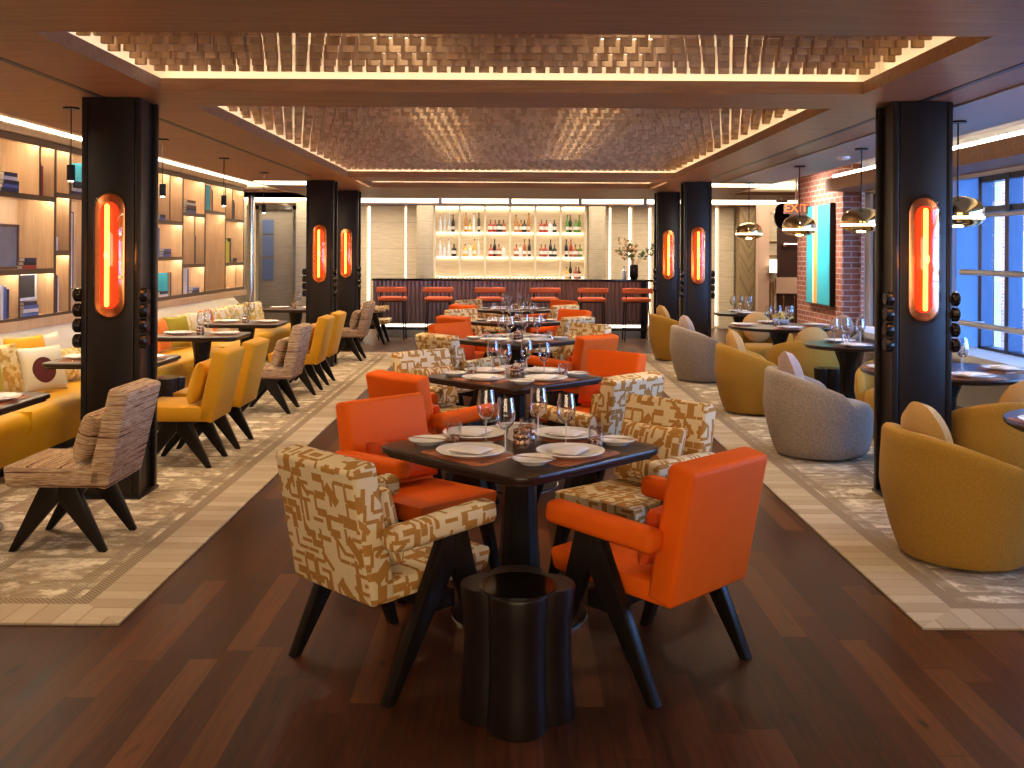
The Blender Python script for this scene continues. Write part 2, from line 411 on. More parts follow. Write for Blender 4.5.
def pillow(bm, wd, ht, th, m=None, n=10, power=.42):
    """plump cushion standing in the xz plane"""
    vs = {}
    def P(u, v, s):
        e = max(0, (1-u**4)*(1-v**4))**power
        k = 1-.07*(abs(u)*abs(v))**.5*0 - .05*(1-abs(u*v))*(max(abs(u), abs(v)) > .99)
        return Vector((u*wd/2*(1-.06*(1-v*v)*(abs(u))), s*th/2*e, v*ht/2*(1-.06*(1-u*u)*abs(v))))
    for s in (1, -1):
        for i in range(n+1):
            for j in range(n+1):
                if s == -1 and (i in (0, n) or j in (0, n)): vs[(s, i, j)] = vs[(1, i, j)]; continue
                u = -1+2*i/n; v = -1+2*j/n
                u = math.sin(u*PI/2); v = math.sin(v*PI/2)
                vs[(s, i, j)] = bm.verts.new(P(u, v, s))
    for s in (1, -1):
        for i in range(n):
            for j in range(n):
                q = [vs[(s, i, j)], vs[(s, i+1, j)], vs[(s, i+1, j+1)], vs[(s, i, j+1)]]
                bm.faces.new(q if s == -1 else q[::-1])
    if m is not None: bmesh.ops.transform(bm, matrix=m, verts=list(set(vs.values())))
    return bm
def obj(name, bm, mat, parent=None, smooth=True, angle=40, recalc=True):
    if recalc: bmesh.ops.recalc_face_normals(bm, faces=bm.faces)
    uvl = bm.loops.layers.uv.new('UVMap')
    for f in bm.faces:
        n = f.normal; ax = max(range(3), key=lambda i: abs(n[i]))
        for l in f.loops:
            co = l.vert.co
            l[uvl].uv = (co.y, co.z) if ax == 0 else ((co.x, co.z) if ax == 1 else (co.x, co.y))
    me = bpy.data.meshes.new(name); bm.to_mesh(me); bm.free()
    mats = mat if isinstance(mat, (list, tuple)) else [mat]
    for m_ in mats: me.materials.append(M[m_] if isinstance(m_, str) else m_)
    if smooth:
        me.polygons.foreach_set('use_smooth', [True]*len(me.polygons))
        try: me.set_sharp_from_angle(angle=R(angle))
        except Exception: pass
    o = bpy.data.objects.new(name, me); C.objects.link(o)
    if parent: o.parent = parent
    return o
N = bmesh.new
def thing(name, label, cat, loc=(0, 0, 0), rz=0, group=None):
    o = bpy.data.objects.new(name, None); C.objects.link(o); o.location = loc; o.rotation_euler = (0, 0, rz); o.empty_display_size = .1
    return tag(o, label, cat, group)
def tag(o, label, cat, group=None, kind=None):
    o['label'] = label; o['category'] = cat
    if group: o['group'] = group
    if kind: o['kind'] = kind
    return o
def struct(name, bm, mat, parent=None, label=None, **k):
    o = obj(name, bm, mat, parent, **k)
    if not parent: o['kind'] = 'structure'
    if label: o['label'] = label
    return o
kids = {}
def dup(root, loc, rz=None, label=None, group=None, sc=None):
    def cp(o, par):
        c = o.copy(); C.objects.link(c); c.parent = par
        for ch in tree.get(o.name, ()): cp(ch, c)
        return c
    tree = {}
    def walk(o):
        if o.name not in kids: kids[o.name] = list(o.children)
        tree[o.name] = kids[o.name]
        for ch in tree[o.name]: walk(ch)
    walk(root)
    c = cp(root, None); c.location = loc
    if rz is not None: c.rotation_euler = (0, 0, rz)
    if label: c['label'] = label
    if group: c['group'] = group
    if sc: c.scale = sc
    return c
class Proto:
    """first use places the original, later uses place copies"""
    def __init__(s, make): s.make = make; s.o = None
    def at(s, loc, rz, label, group=None, sc=None):
        if s.o is None:
            o = s.o = s.make(); s.first = True
            # children are captured before anything else is parented
            o.location = loc; o.rotation_euler = (0, 0, rz); o['label'] = label
            if group: o['group'] = group
            if sc: o.scale = sc
            return o
        return dup(s.o, loc, rz, label, group, sc or (1, 1, 1))

CEIL = 2.61
# ================================================================ SETTING
bm = N(); b2(bm, -7, 7.5, -4, 22, -.1, 0); struct('floor', bm, 'floor', smooth=False)
# ceiling: slabs around the three coffers
CO = [(-2.2, 2.2, 4.43, 6.1), (-2.2, 2.2, 6.69, 13.1), (-2.15, 2.15, 13.75, 15.15)]
bm = N()
zt = CEIL+.05
def slab(x0, x1, y0, y1): b2(bm, x0, x1, y0, y1, CEIL, zt)
slab(-3.7, -2.2, -4, 16.6); slab(2.2, 3.7, -4, 16.6)
slab(-2.2, 2.2, -4, 4.43); slab(-2.2, 2.2, 6.1, 6.69); slab(-2.2, 2.2, 13.1, 13.75); slab(-2.2, 2.2, 15.15, 16.6)
slab(-7, -3.7, 16.6-.01, 18.3); slab(-7, 7.5, 16.61, 18.3); slab(-7, 7.5, 20.3, 22)
struct('ceiling', bm, 'ceil_wood', smooth=False)
bm = N(); b2(bm, -7.1, 7.6, -4, 22, 2.95, 3.05); struct('trim_1', bm, 'cream_paint', smooth=False, label='cream upper ceiling inside the light coves')
# cove uprights beside the shelves and the windows
for i, (x0, x1) in enumerate(((-3.72, -3.70), (3.70, 3.72))):
    pass
bm = N(); b2(bm, -7, 7.5, 18.3, 20.3, CEIL+.02, CEIL+.06); struct('trim_2', bm, 'led_soft', smooth=False, label='glowing ceiling strip above the bar')
for k, sx in enumerate((-1, 1)):
    bm = N(); b2(bm, *(sorted((sx*3.70, sx*3.74))), -3, 16.5, CEIL-.002, CEIL+.20)
    struct('trim_%d' % (3+k), bm, 'cream_paint', smooth=False)
    X, z = (4.36, 2.745) if sx < 0 else (4.34, 2.665)
    bm = N(); b2(bm, *(sorted((sx*X, sx*(X+.03)))), 1, 16.2 if sx < 0 else 13.25, z-.014, z+.014)
    struct('trim_%d' % (5+k), bm, 'led_cove', smooth=False, label='linear light in the side ceiling cove')
    bm = N(); b2(bm, sx*2.655-.022, sx*2.655+.022, 2.5, 12.9, CEIL-.004, CEIL+.002)
    struct('trim_%d' % (7+k), bm, 'dark_gap', smooth=False, label='black slot track in the side ceiling')
    # cross cove light at the far end of the side ceiling
    bm = N(); b2(bm, *(sorted((sx*2.85, sx*3.66))), 13.9, 14.6, CEIL-.006, CEIL-.002)
    struct('trim_%d' % (9+k), bm, 'led_soft', smooth=False, label='lit recess across the side ceiling')
# right hand ceiling is painted grey
bm = N(); b2(bm, 2.95, 3.69, -3.9, 13.85, CEIL-.012, CEIL-.001); struct('trim_11', bm, 'ceil_paint', smooth=False)
# walls
bm = N(); b2(bm, -7, 7.5, 21.2, 21.4, 0, 3); struct('wall_back', bm, 'stone', smooth=False)
bm = N(); b2(bm, -4.9, -4.765, -4, 16.15, 0, 3); struct('wall_left', bm, 'oak', smooth=False)
bm = N(); b2(bm, -7, -6.9, 16, 22, 0, 3); b2(bm, -7, -4.75, 16.05, 16.15, 0, 3); struct('wall_left_far', bm, 'stone', smooth=False)
bm = N(); b2(bm, 7.4, 7.5, 15, 22, 0, 3); struct('wall_right_far', bm, 'cream_paint', smooth=False)
bm = N(); b2(bm, -5, 8, -4.1, -4, 0, 3); struct('wall_rear', bm, 'cream_paint', smooth=False)
# brick wall and pier
bm = N(); b2(bm, 4.5, 4.75, 13.3, 15.4, 0, 3); b2(bm, 4.75, 7.5, 15.1, 15.4, 0, 3); struct('wall_brick', bm, 'brick', smooth=False, label='red brick wall that carries the painting')
# window wall on the right
bm = N()
b2(bm, 4.8, 5.0, -4, 13.3, 0, .62); b2(bm, 4.8, 5.0, -4, 13.3, 2.42, 3.0); b2(bm, 4.8, 5.0, 10.70, 10.75, .6, 2.45); b2(bm, 4.8, 5.0, 13.1, 13.3, .6, 2.45); b2(bm, 4.8, 5.0, 2, 3.5, .6, 2.45); b2(bm, 4.8, 5.0, -4, 2, .6, 2.45)
b2(bm, 3.72, 4.85, -4, 13.3, CEIL+.24, CEIL+.3)
struct('wall_right', bm, 'white_paint', smooth=False)
bm = N(); b2(bm, 4.25, 4.85, -3.9, 13.28, 2.46, 2.62); struct('trim_12', bm, 'ceil_wood', smooth=False, label='timber bulkhead above the windows')
bm = N(); b2(bm, 4.40, 4.86, 3.0, 13.25, .58, .65); struct('trim_13', bm, 'white_paint', smooth=False, label='white window ledge')
def window(n, y0, y1, z0, z1, muls, rails):
    e = bpy.data.objects.new('window_%d' % n, None); C.objects.link(e); e['kind'] = 'structure'
    X = 4.9
    bm = N()
    b2(bm, X-.06, X+.06, y0, y0+.07, z0, z1); b2(bm, X-.06, X+.06, y1-.07, y1, z0, z1); b2(bm, X-.06, X+.06, y0, y1, z0, z0+.06); b2(bm, X-.06, X+.06, y0, y1, z1-.06, z1)
    for y in muls: b2(bm, X-.07, X+.07, y-.04, y+.04, z0, z1)
    for z in rails: b2(bm, X-.05, X+.05, y0, y1, z-.03, z+.03)
    obj('window_frame', bm, 'blue_frame', e, smooth=False)
    bm = N(); b2(bm, X-.006, X+.006, y0+.05, y1-.05, z0+.04, z1-.04); obj('window_pane', bm, 'window_glass', e, smooth=False)
window(1, 3.5, 10.15, .62, 2.42, (5.2, 6.9, 8.1, 9.05, 9.55), (2.08,))
window(2, 10.75, 13.1, .62, 2.42, (11.6, 12.4), (1.25,))
e = bpy.data.objects.new('window_3', None); C.objects.link(e); e['kind'] = 'structure'
bm = N(); b2(bm, 4.86, 4.875, 10.16, 10.70, .62, 2.42); obj('translucent_panel', bm, 'frosted', e, smooth=False)  # translucent panel added in the wall to pass blue daylight
# tubular rails in front of the glass
for z, r in ((2.0, .022), (1.44, .03), (.92, .03)):
    bm = N(); tube(bm, [(4.62, 4, z), (4.62, 10.05, z)], r, 10)
    tube(bm, [(4.62, 10.0, z), (4.83, 10.0, z)], r*.6, 8); tube(bm, [(4.62, 7.0, z), (4.9, 7.0, z)], r*.6, 8)
    tag(obj('window_rail', bm, 'white_metal'), {2.0: 'top white tubular rail running before the right window', 1.44: 'middle white tubular rail at eye level before the right window', .92: 'lowest white tubular rail just above the window ledge'}[z], 'rail', 'rails before the window')
# street outside
bm = N(); b2(bm, 5.2, 30, -10, 40, -.6, -.5); g_ = struct('ground', bm, 'white_paint', smooth=False)
M['pale_pane'] = plain('pale_blue_pane', (.25, .42, .62), .1)
def building(x, y0, y1, h, mat, label, nwin, rows):
    t = thing('building', label, 'building', (x, (y0+y1)/2, -.5))
    L = (y1-y0)/2
    bm = N(); b2(bm, 0, 5, -L, L, 0, h); obj('wall', bm, mat, t, smooth=False)
    for j in range(rows):
        for i in range(nwin):
            y = -L+(i+.5)*2*L/nwin; z = 1.0+j*2.6
            bm = N(); b2(bm, -.06, 0, y-.55, y+.55, z, z+1.6); wv = obj('window', bm, 'white_metal', t, smooth=False)
            bm = N(); b2(bm, -.08, -.06, y-.45, y+.45, z+.1, z+.78); b2(bm, -.08, -.06, y-.45, y+.45, z+.82, z+1.5); obj('pane', bm, 'pale_pane', wv, smooth=False)
building(11, 9, 22, 4.5, 'brick', 'red brick building across the street behind the right window', 6, 1)
building(12, 22.5, 34, 7.5, 'white_paint', 'pale tall building across the street farther back', 6, 2)

# bar rear: stone panels with vertical light slots, round columns
xs = [(-6.2, -4.95), (-4.8, -4.05), (-3.95, -3.1), (-3.02, -2.30), (-2.24, -1.95), (1.95, 2.10), (2.16, 2.52), (2.60, 2.95), (3.02, 3.9), (4.0, 4.38), (4.46, 4.78)]
bm = N()
for x0, x1 in xs: b2(bm, x0, x1, 21.0, 21.15, 0, 2.6, bev=.006)
struct('trim_14', bm, 'stone', smooth=False, label='pale stone wall panels behind the bar')
bm = N()
for (a, b_), (c_, d_) in zip(xs, xs[1:]):
    if c_-b_ < .3: b2(bm, b_+.015, c_-.015, 21.17, 21.19, .05, 2.58)
struct('trim_15', bm, 'led_soft', smooth=False, label='vertical light slots between stone panels')
for sx in (-1, 1):
    bm = N(); cyl(bm, (sx*1.78, 20.25, 0), .175, CEIL, 28)
    tag(struct('round_column', bm, 'stone_round'), 'round warm grey stone column at the %s end of the bottle shelves' % ('left' if sx < 0 else 'right'), 'column')
    bpy.data.objects
bm = N(); b2(bm, 4.8, 5.12, 20.6, 20.9, 0, 2.6); struct('trim_16', bm, 'herring', smooth=False, label='diagonal timber wall panel')

# ================================================================ CEILING COFFERS
def coffer(i, x0, x1, y0, y1, label):
    t = thing('ceiling_lattice', label, 'ceiling panel', ((x0+x1)/2, (y0+y1)/2, CEIL), group='hanging block ceiling panels')
    w_, d_ = (x1-x0)/2, (y1-y0)/2
    # inner curb
    for a in ((-w_, -w_+.02, -d_, d_), (w_-.02, w_, -d_, d_), (-w_+.02, w_-.02, -d_, -d_+.02), (-w_+.02, w_-.02, d_-.02, d_)):
        bm = N(); b2(bm, *a, -.001, .078); obj('curb', bm, 'ceil_wood', t, smooth=False)
    bm = N(); b2(bm, -w_-.15, w_+.15, -d_-.15, d_+.15, .32, .335); obj('backing_board', bm, 'cream_paint', t, smooth=False)
    for a in ((-w_-.15, -w_-.13, -d_-.15, d_+.15), (w_+.13, w_+.15, -d_-.15, d_+.15), (-w_-.13, w_+.13, -d_-.15, -d_-.13), (-w_-.13, w_+.13, d_+.13, d_+.15)):
        bm = N(); b2(bm, *a, .051, .32); obj('side_board', bm, 'cream_paint', t, smooth=False)
    for a in ((-w_-.05, -w_-.02, -d_, d_), (w_+.02, w_+.05, -d_, d_), (-w_, w_, d_+.02, d_+.05), (-w_, w_, -d_-.05, -d_-.02)):
        bm = N(); b2(bm, *a, .052, .064); obj('light_strip', bm, 'led_coffer', t, smooth=False)
    # glowing squares added as glints of backlight between the blocks
    cnt = 0
    for k in range(int(d_*2/.19)-1):
        for sx in (-.62, .62):
            for q in (-.126, -.042, .042, .126):
                if (k*3+int(q*100)) % 2 == 0 or cnt >= 100: continue
                bm = N(); b2(bm, sx+q-.026, sx+q+.026, -d_+.15+k*.19, -d_+.156+k*.19, .13, .19); cnt += 1
                b2(bm, sx+q-.008, sx+q+.008, -d_+.15+k*.19, -d_+.156+k*.19, .19, .321)
                obj('glint_square', bm, 'led_soft', t, smooth=False)
    # blocks
    px, py = .084, .19
    nx = int(2*w_/px)-1; ny = int(2*d_/py)
    spots = []
    for r_ in range(ny):
        for c_ in range(nx):
            x = -w_+.06+px*c_+(px/2 if r_ % 2 else 0); y = -d_+.08+py*r_
            if x > w_-.04 or y > d_-.05: continue
            spots.append((x, y))
    def block(bm, x, y):
        rr = random.Random(int(x*1000)*7+int(y*1000)*13+i)
        dz = 0
        box(bm, (x, y, .140+dz), (.060, .028, .12))
        box(bm, (x, y, .275), (.012, .012, .10))
    first = spots[:100] if i < 2 else []
    rest = spots[100:] if i < 2 else spots
    for s_ in first:
        bm = N(); block(bm, *s_); obj('wooden_block', bm, 'block_wood', t, smooth=False, recalc=False)
    bm = N()
    for s_ in rest: block(bm, *s_)
    o = obj('wooden_blocks', bm, 'block_wood', t, smooth=False, recalc=False); o['kind'] = 'stuff'
coffer(0, *CO[0], 'nearest rectangular ceiling recess hung with small wooden blocks')
coffer(1, *CO[1], 'longest ceiling recess hung with wooden blocks above the dining tables')
coffer(2, *CO[2], 'farthest narrow ceiling recess hung with wooden blocks before the bar')

# ================================================================ COLUMNS AND SCONCES
def make_column():
    t = thing('column', '', 'column', group='dark clad columns')
    bm = N(); b2(bm, -.15, .15, -.165, .165, .03, CEIL-.005, bev=.006); obj('core', bm, 'column', t)
    for s in (-1, 1):
        bm = N(); b2(bm, *(sorted((s*.155, s*.19))), -.165, -.12, 0, CEIL-.005, bev=.004); b2(bm, *(sorted((s*.155, s*.19))), .12, .165, 0, CEIL-.005, bev=.004)
        b2(bm, *(sorted((s*.148, s*.16))), -.12, .12, 0, CEIL-.005); obj('flange', bm, 'column', t)
        for z in (1.33, 1.23, 1.13, 1.03):
            bm = N(); lathe(bm, [(0, 0), (.04, 0), (.046, .008), (.046, .04), (.036, .05), (0, .05)], 16, m=T((s*.19, -.145, z), (0, s*R(90), 0)))
            obj('knob', bm, 'knob', t)
    bm = N(); b2(bm, -.2, .2, -.175, .175, 0, .03, bev=.004); obj('base_plate', bm, 'column', t)
    return t
def stadium(hw, hh, n=10):
    r = hw; pts = []
    for i in range(n+1): a = PI*i/n; pts.append((r*math.cos(a), hh-r+r*math.sin(a)))
    for i in range(n+1): a = PI+PI*i/n; pts.append((r*math.cos(a), -hh+r+r*math.sin(a)))
    return pts
def capsule(bm, r, hh, c, sy=1.0, seg=16):
    pr = [(r*math.sin(PI/2*i/6), -hh+r-r*math.cos(PI/2*i/6)) for i in range(7)]+[(r*math.cos(PI/2*i/6), hh-r+r*math.sin(PI/2*i/6)) for i in range(7)]
    pr[0] = (0, pr[0][1]); pr[-1] = (0, pr[-1][1])
    lathe(bm, pr, seg, m=T(c, sc=(1, sy, 1)))
def make_sconce():
    t = thing('wall_sconce', '', 'lamp', group='pill shaped amber sconces')
    bm = N(); prism(bm, stadium(.095, .40), 'y', -.012, 0, .003); obj('back_plate', bm, 'copper', t)
    bm = N(); prism(bm, stadium(.058, .345), 'y', -.03, -.014, .006); obj('glow_tube', bm, 'lamp_red', t, smooth=True)
    bm = N(); capsule(bm, .014, .33, (-.004, -.048, 0)); obj('filament', bm, 'lamp_core', t)
    bm = N(); capsule(bm, .105, .42, (0, -.012, 0), .85, 20); obj('glass_cover', bm, M['amber_glass'], t)
    bm = N()
    for z in (-.14, .14): tube(bm, [(.055, -.02, z), (.085, -.03, z)], .006, 6)
    obj('clip', bm, 'copper', t)
    return t
M['amber_glass'] = m_glass('amber_glass', (1, .80, .66), .0, .75)
colP = Proto(make_column); scP = Proto(make_sconce)
for x, y, nm in ((-2.585, 6.49, 'front left'), (2.66, 6.49, 'front right'), (-2.66, 13.79, 'second left'), (2.60, 13.79, 'second right'), (-2.68, 16.1, 'third left, nearest the bar'), (2.56, 16.1, 'third right, nearest the bar')):
    colP.at((x, y, 0), 0, 'square dark bronze column, %s' % nm)
    scP.at((x, y-.165, 1.585), 0, 'glowing orange pill shaped lamp on the %s column' % nm)
    light('POINT', 'sconce_light', (x, y-.32, 1.585), 3, (1, .30, .06), .03)

# ================================================================ DINING FURNITURE
def make_armchair(mat, cush, contrast=None):
    def f():
        t = thing('armchair', '', 'chair')
        bm = N(); prism(bm, [(-.27, .335), (.28, .35), (.30, .44), (-.27, .42)], 'x', -.25, .25, .022); obj('seat', bm, mat, t)
        bm = N(); box(bm, (0, -.295, .600), (.51, .115, .52), (R(11), 0, 0), bev=.022, seg=3); obj('backrest', bm, mat, t)
        for s in (-1, 1):
            bm = N(); box(bm, (s*.30, -.02, .598), (.092, .52, .088), (R(2.5), 0, 0), bev=.028, seg=4); obj('armrest', bm, mat, t)
            bm = N(); prism(bm, [(-.03, .555), (.03, .56), (.03, .43), (-.252, 0), (-.288, 0)], 'x', s*.30-.023, s*.30+.023, .005); obj('leg', bm, 'black_wood', t)
            bm = N(); prism(bm, [(.03, .56), (.095, .563), (.25, 0), (.214, 0), (.03, .43)], 'x', s*.30-.023, s*.30+.023, .005); obj('leg', bm, 'black_wood', t)
        bm = N(); b2(bm, -.29, .29, -.05, .06, .27, .335, bev=.006); obj('crossbar', bm, 'black_wood', t)
        return t
    return f
def make_cushion(mat, wd=.4, ht=.3, th=.13, name='cushion'):
    def f():
        bm = N(); pillow(bm, wd, ht, th); bmesh.ops.translate(bm, vec=(0, 0, ht/2), verts=bm.verts)
        o = obj(name, bm, mat); tag(o, '', 'cushion'); return o
    return f
chairP = {'pattern': Proto(make_armchair('pattern', None)), 'orange': Proto(make_armchair('orange', None))}
M['cushion_pattern'] = M['pattern']
cushP = {'pattern': Proto(make_cushion('pattern')), 'orange': Proto(make_cushion('rust', .42, .22, .12)), 'stripe': Proto(make_cushion('stripes', .40, .27)), 'mustard': Proto(make_cushion('mustard', .4, .32)), 'print': Proto(make_cushion('pattern', .4, .32))}

def place_cushion(kind, x, y, z, rz, tilt, label, group=None):
    o = cushP[kind].at((x, y, z), rz, label, group)
    o.rotation_euler = (tilt, 0, rz); return o

def make_table():
    t = thing('dining_table', '', 'table')
    bm = N()
    pts = rrect(.468, .468, .10, 6, R(45)); prism(bm, pts, 'z', .722, .75, .006)
    prism(bm, [(x*.96, y*.96) for x, y in pts], 'z', .708, .722); obj('tabletop', bm, 'dark_top', t)
    bm = N(); lathe(bm, [(0, .04), (.10, .04), (.095, .2), (.078, .45), (.075, .62), (.11, .70), (.12, .708), (0, .708)], 12); obj('pedestal', bm, 'black_wood', t, angle=20)
    bm = N(); lathe(bm, [(0, 0), (.31, 0), (.31, .006), (0, .006)], 48); obj('base_rim', bm, 'chrome', t)
    bm = N(); lathe(bm, [(0, .006), (.303, .006), (.303, .012), (.10, .03), (.09, .05), (0, .05)], 48); obj('base', bm, 'black_metal', t)
    return t
tableP = Proto(make_table)

# ---- tableware
def one(name, cat, mat, prof, seg=24, smooth=True, angle=40):
    def f():
        bm = N(); lathe(bm, prof, seg); o = obj(name, bm, mat, smooth=smooth, angle=angle); tag(o, '', cat); return o
    return f
def make_plate(r, name='dinner_plate', cat='plate'):
    def f():
        bm = N(); lathe(bm, [(0, .004), (r*.5, .004), (r*.55, 0), (r*.62, 0), (r*.70, .007), (r, .020), (r*.995, .024), (r*.70, .012), (r*.62, .008), (0, .008)], 36)
        o = obj(name, bm, 'ivory'); tag(o, '', cat); return o
    return f
def make_napkin():
    bm = N(); pillow(bm, .17, .12, .022, m=T((0, 0, .011), (R(90), 0, 0)), n=6); o = obj('napkin', bm, 'linen'); tag(o, '', 'napkin'); return o
def make_wine():
    t = thing('wine_glass', '', 'glass')
    k = .0012
    bm = N(); lathe(bm, [(0, .105), (.02, .110), (.036, .130), (.043, .155), (.0425, .18), (.037, .215), (.033, .24), (.0318, .24), (.0358, .215), (.0413, .18), (.0418, .155), (.035, .131), (.019, .112), (0, .107)], 20); obj('bowl', bm, 'glass', t)
    bm = N(); lathe(bm, [(0, .003), (.003, .006), (.0028, .05), (.0032, .10), (.006, .106), (0, .108)], 8); obj('stem', bm, 'glass_stem', t)
    bm = N(); lathe(bm, [(0, 0), (.036, 0), (.036, .0015), (.004, .005), (0, .005)], 20); obj('foot', bm, 'glass_stem', t)
    return t
def make_tumbler():
    t = thing('tumbler', '', 'glass')
    bm = N(); lathe(bm, [(.030, .0), (.033, .0), (.036, .09), (.0345, .09), (.031, .03)], 18); obj('wall', bm, 'glass', t)
    bm = N(); lathe(bm, [(0, .001), (.029, .001), (.032, .012), (.030, .032), (.018, .026), (0, .03)], 8); obj('cut_base', bm, 'copper_glints', t, smooth=False)  # copper colour painted into the base as glints of cut glass
    return t
def make_votive():
    t = thing('cut_glass_votive', '', 'candle holder')
    bm = N()
    lathe(bm, [(0, 0), (.034, 0), (.040, .02), (.036, .035), (.041, .05), (.036, .062), (.040, .08), (.034, .08), (.030, .02), (0, .015)], 9); obj('holder', bm, 'copper_glints', t, smooth=False)
    bm = N(); lathe(bm, [(0, .016), (.022, .016), (.022, .045), (0, .045)], 12); obj('candle', bm, 'candle', t)
    return t
M['glass_stem'] = plain('glass_stem', (.85, .86, .88), .08, 0, Specular_IOR_Level=.8, Alpha=.6)
t_ = NT('copper_glints'); cc_ = t_.noise(t_.coord(), 90, 2)
M['copper_glints'] = t_.set(t_.ramp(cc_, [(.38, (.12, .05, .03)), (.5, (.75, .42, .25)), (.62, (.95, .85, .75))]), .12, .75)
def make_flatware(kind):
    def f():
        bm = N()
        if kind == 'fork':
            b2(bm, -.003, .003, -.1, .04, .0, .003, bev=.001); b2(bm, -.010, .010, .04, .055, .001, .004, bev=.001)
            for q in (-.008, -.0027, .0027, .008): b2(bm, q-.0012, q+.0012, .055, .095, .002, .004)
        else:
            b2(bm, -.004, .004, -.1, .0, .0, .004, bev=.001); prism(bm, [(-.004, .0), (.004, 0), (.008, .02), (.007, .08), (0, .105), (-.004, .09)], 'z', .0, .002)
        o = obj(kind, bm, 'cutlery'); tag(o, '', 'cutlery'); return o
    return f
M['cutlery'] = plain('bronze_cutlery', (.55, .42, .33), .2, 1)
def make_placemat():
    bm = N()
    pts = rrect(.185, .135, .05, 5); pts = [(x*(1+.12*(-y/.135)), y) for x, y in pts]
    prism(bm, pts, 'z', 0, .003, .0008); o = obj('placemat', bm, 'mat'); tag(o, '', 'placemat'); return o
plateP, breadP = Proto(make_plate(.148)), Proto(make_plate(.085, 'bread_plate'))
napP, wineP, tumP, votP = Proto(make_napkin), Proto(make_wine), Proto(make_tumbler), Proto(make_votive)
forkP, knifeP, matP = Proto(make_flatware('fork')), Proto(make_flatware('knife')), Proto(make_placemat)
def make_card():
    bm = N(); prism(bm, [(-.02, 0), (0, .055), (.02, 0), (.0185, 0), (0, .052), (-.0185, 0)], 'y', -.04, .04); o = obj('table_card', bm, 'linen', smooth=False); tag(o, '', 'card'); return o
cardP = Proto(make_card)
TZ = .75
ORD = ['nearest', 'second', 'third', 'fourth', 'farthest']
def setting(cx_, cy_, ang, dist, tn, seat, glasses=True, detail=True):
    """one place setting: ang is the direction from the table centre to the guest"""
    ux, uy = math.cos(ang), math.sin(ang); rz = ang+PI/2  # local -y towards the guest
    def W(a, b): return (cx_+ux*b-(-uy)*0+(-uy)*a, cy_+uy*b+ux*a)
    where = 'at the %s seat of the %s' % (seat, tn)
    x, y = W(0, dist)
    z = TZ
    if detail:
        matP.at((x, y, z), rz, 'brown copper leather placemat %s' % where, 'placemats'); z += .003
    plateP.at((x, y, z), 0, 'large white dinner plate %s' % where, 'dinner plates')
    napP.at((x, y, z+.009), rz+.3, 'folded white napkin %s' % where, 'napkins')
    if detail:
        for P_, s, nm in ((forkP, 1, 'slim fork'), (knifeP, -1, 'slim knife')):
            a, b = W(s*.168, dist)
            P_.at((a, b, TZ+.003), rz+PI if s < 0 else rz+PI, '%s %s' % (nm, where), 'cutlery')
        a, b = W(.255, dist+.02 if False else dist-.03)
    return W
NEAR = {}
rows = [4.40, 6.85, 9.75, 12.3, 14.85]
kindsL = [('pattern', 'orange'), ('orange', 'pattern'), ('pattern', 'orange'), ('orange', 'pattern'), ('orange', 'pattern')]
kindsR = [('orange', 'pattern'), ('pattern', 'orange'), ('orange', 'pattern'), ('pattern', 'orange'), ('pattern', 'orange')]
CD = {'pattern': 'cream ochre patterned', 'orange': 'plain orange leather'}
for i, ty in enumerate(rows):
    tx = (.045, .03, .06, .06, .05)[i]
    tn = '%s centre table' % ORD[i]
    tableP.at((tx, ty, 0), 0, 'dark square pedestal dining table with rounded corners, %s of the centre row' % ORD[i], 'centre row dining tables')
    for side, kinds in ((-1, kindsL[i]), (1, kindsR[i])):
        for nf, kd in zip((-1, 1), kinds):
            x = tx+(side*.50 if nf < 0 else (-.485 if side < 0 else .555)); y = ty+nf*.50 if nf > 0 else ty-.50
            fx, fy = -side*.70, -nf*.71
            rz = math.atan2(fy, fx)-PI/2
            seat = '%s %s' % ('near' if nf < 0 else 'far', 'left' if side < 0 else 'right')
            chairP[kd].at((x, y, 0), rz, '%s armchair at the %s corner of the %s' % (CD[kd], seat, tn), 'armchairs round the centre tables')
            place_cushion(kd if kd == 'pattern' else 'orange', x-fx*.125, y-fy*.125, .452, rz, R(15), '%s cushion on the %s armchair of the %s' % ('ochre printed' if kd == 'pattern' else 'rust orange', seat, tn), 'cushions on the centre armchairs')
            ang = math.atan2(nf*.95, side*1.0)
            W = setting(tx, ty, ang, .295, tn, seat)
            # side plates with knife, towards the left and right corners for near guests
    for (dx, dy, nm) in ((-.42, .04, 'left corner'), (.44, .06, 'right corner'), (.05, -.36, 'near corner'), (-.03, .40, 'far corner')):
        breadP.at((tx+dx, ty+dy, TZ), 0, 'small white side plate at the %s of the %s' % (nm, tn), 'side plates')
        knifeP.at((tx+dx, ty+dy, TZ+.023), 1.2, 'butter knife laid across the side plate at the %s of the %s' % (nm, tn), 'cutlery')
    for (dx, dy, nm) in ((-.155, .08, 'left rear'), (-.065, -.16, 'left front'), (.085, .16, 'right rear'), (.205, -.02, 'right front')):
        wineP.at((tx+dx, ty+dy, TZ), 0, 'tall stemmed wine glass, %s of four on the %s' % (nm, tn), 'wine glasses')
    for (dx, dy, nm) in ((-.30, .07, 'leftmost'), (.34, .00, 'rightmost'), (.035, .20, 'centre rear')):
        tumP.at((tx+dx, ty+dy, TZ), 0, 'short cut tumbler with painted copper glints, %s on the %s' % (nm, tn), 'tumblers')
    votP.at((tx+.005, ty-.03, TZ), 0, 'faceted copper votive at the centre of the %s' % tn, 'votives')
    votP.at((tx+.03, ty+.07, TZ), .5, 'faceted copper votive just behind the centre one on the %s' % tn, 'votives')
    cardP.at((tx-.03, ty+.155, TZ), .4, 'small folded white card standing on the %s' % tn, 'table cards')

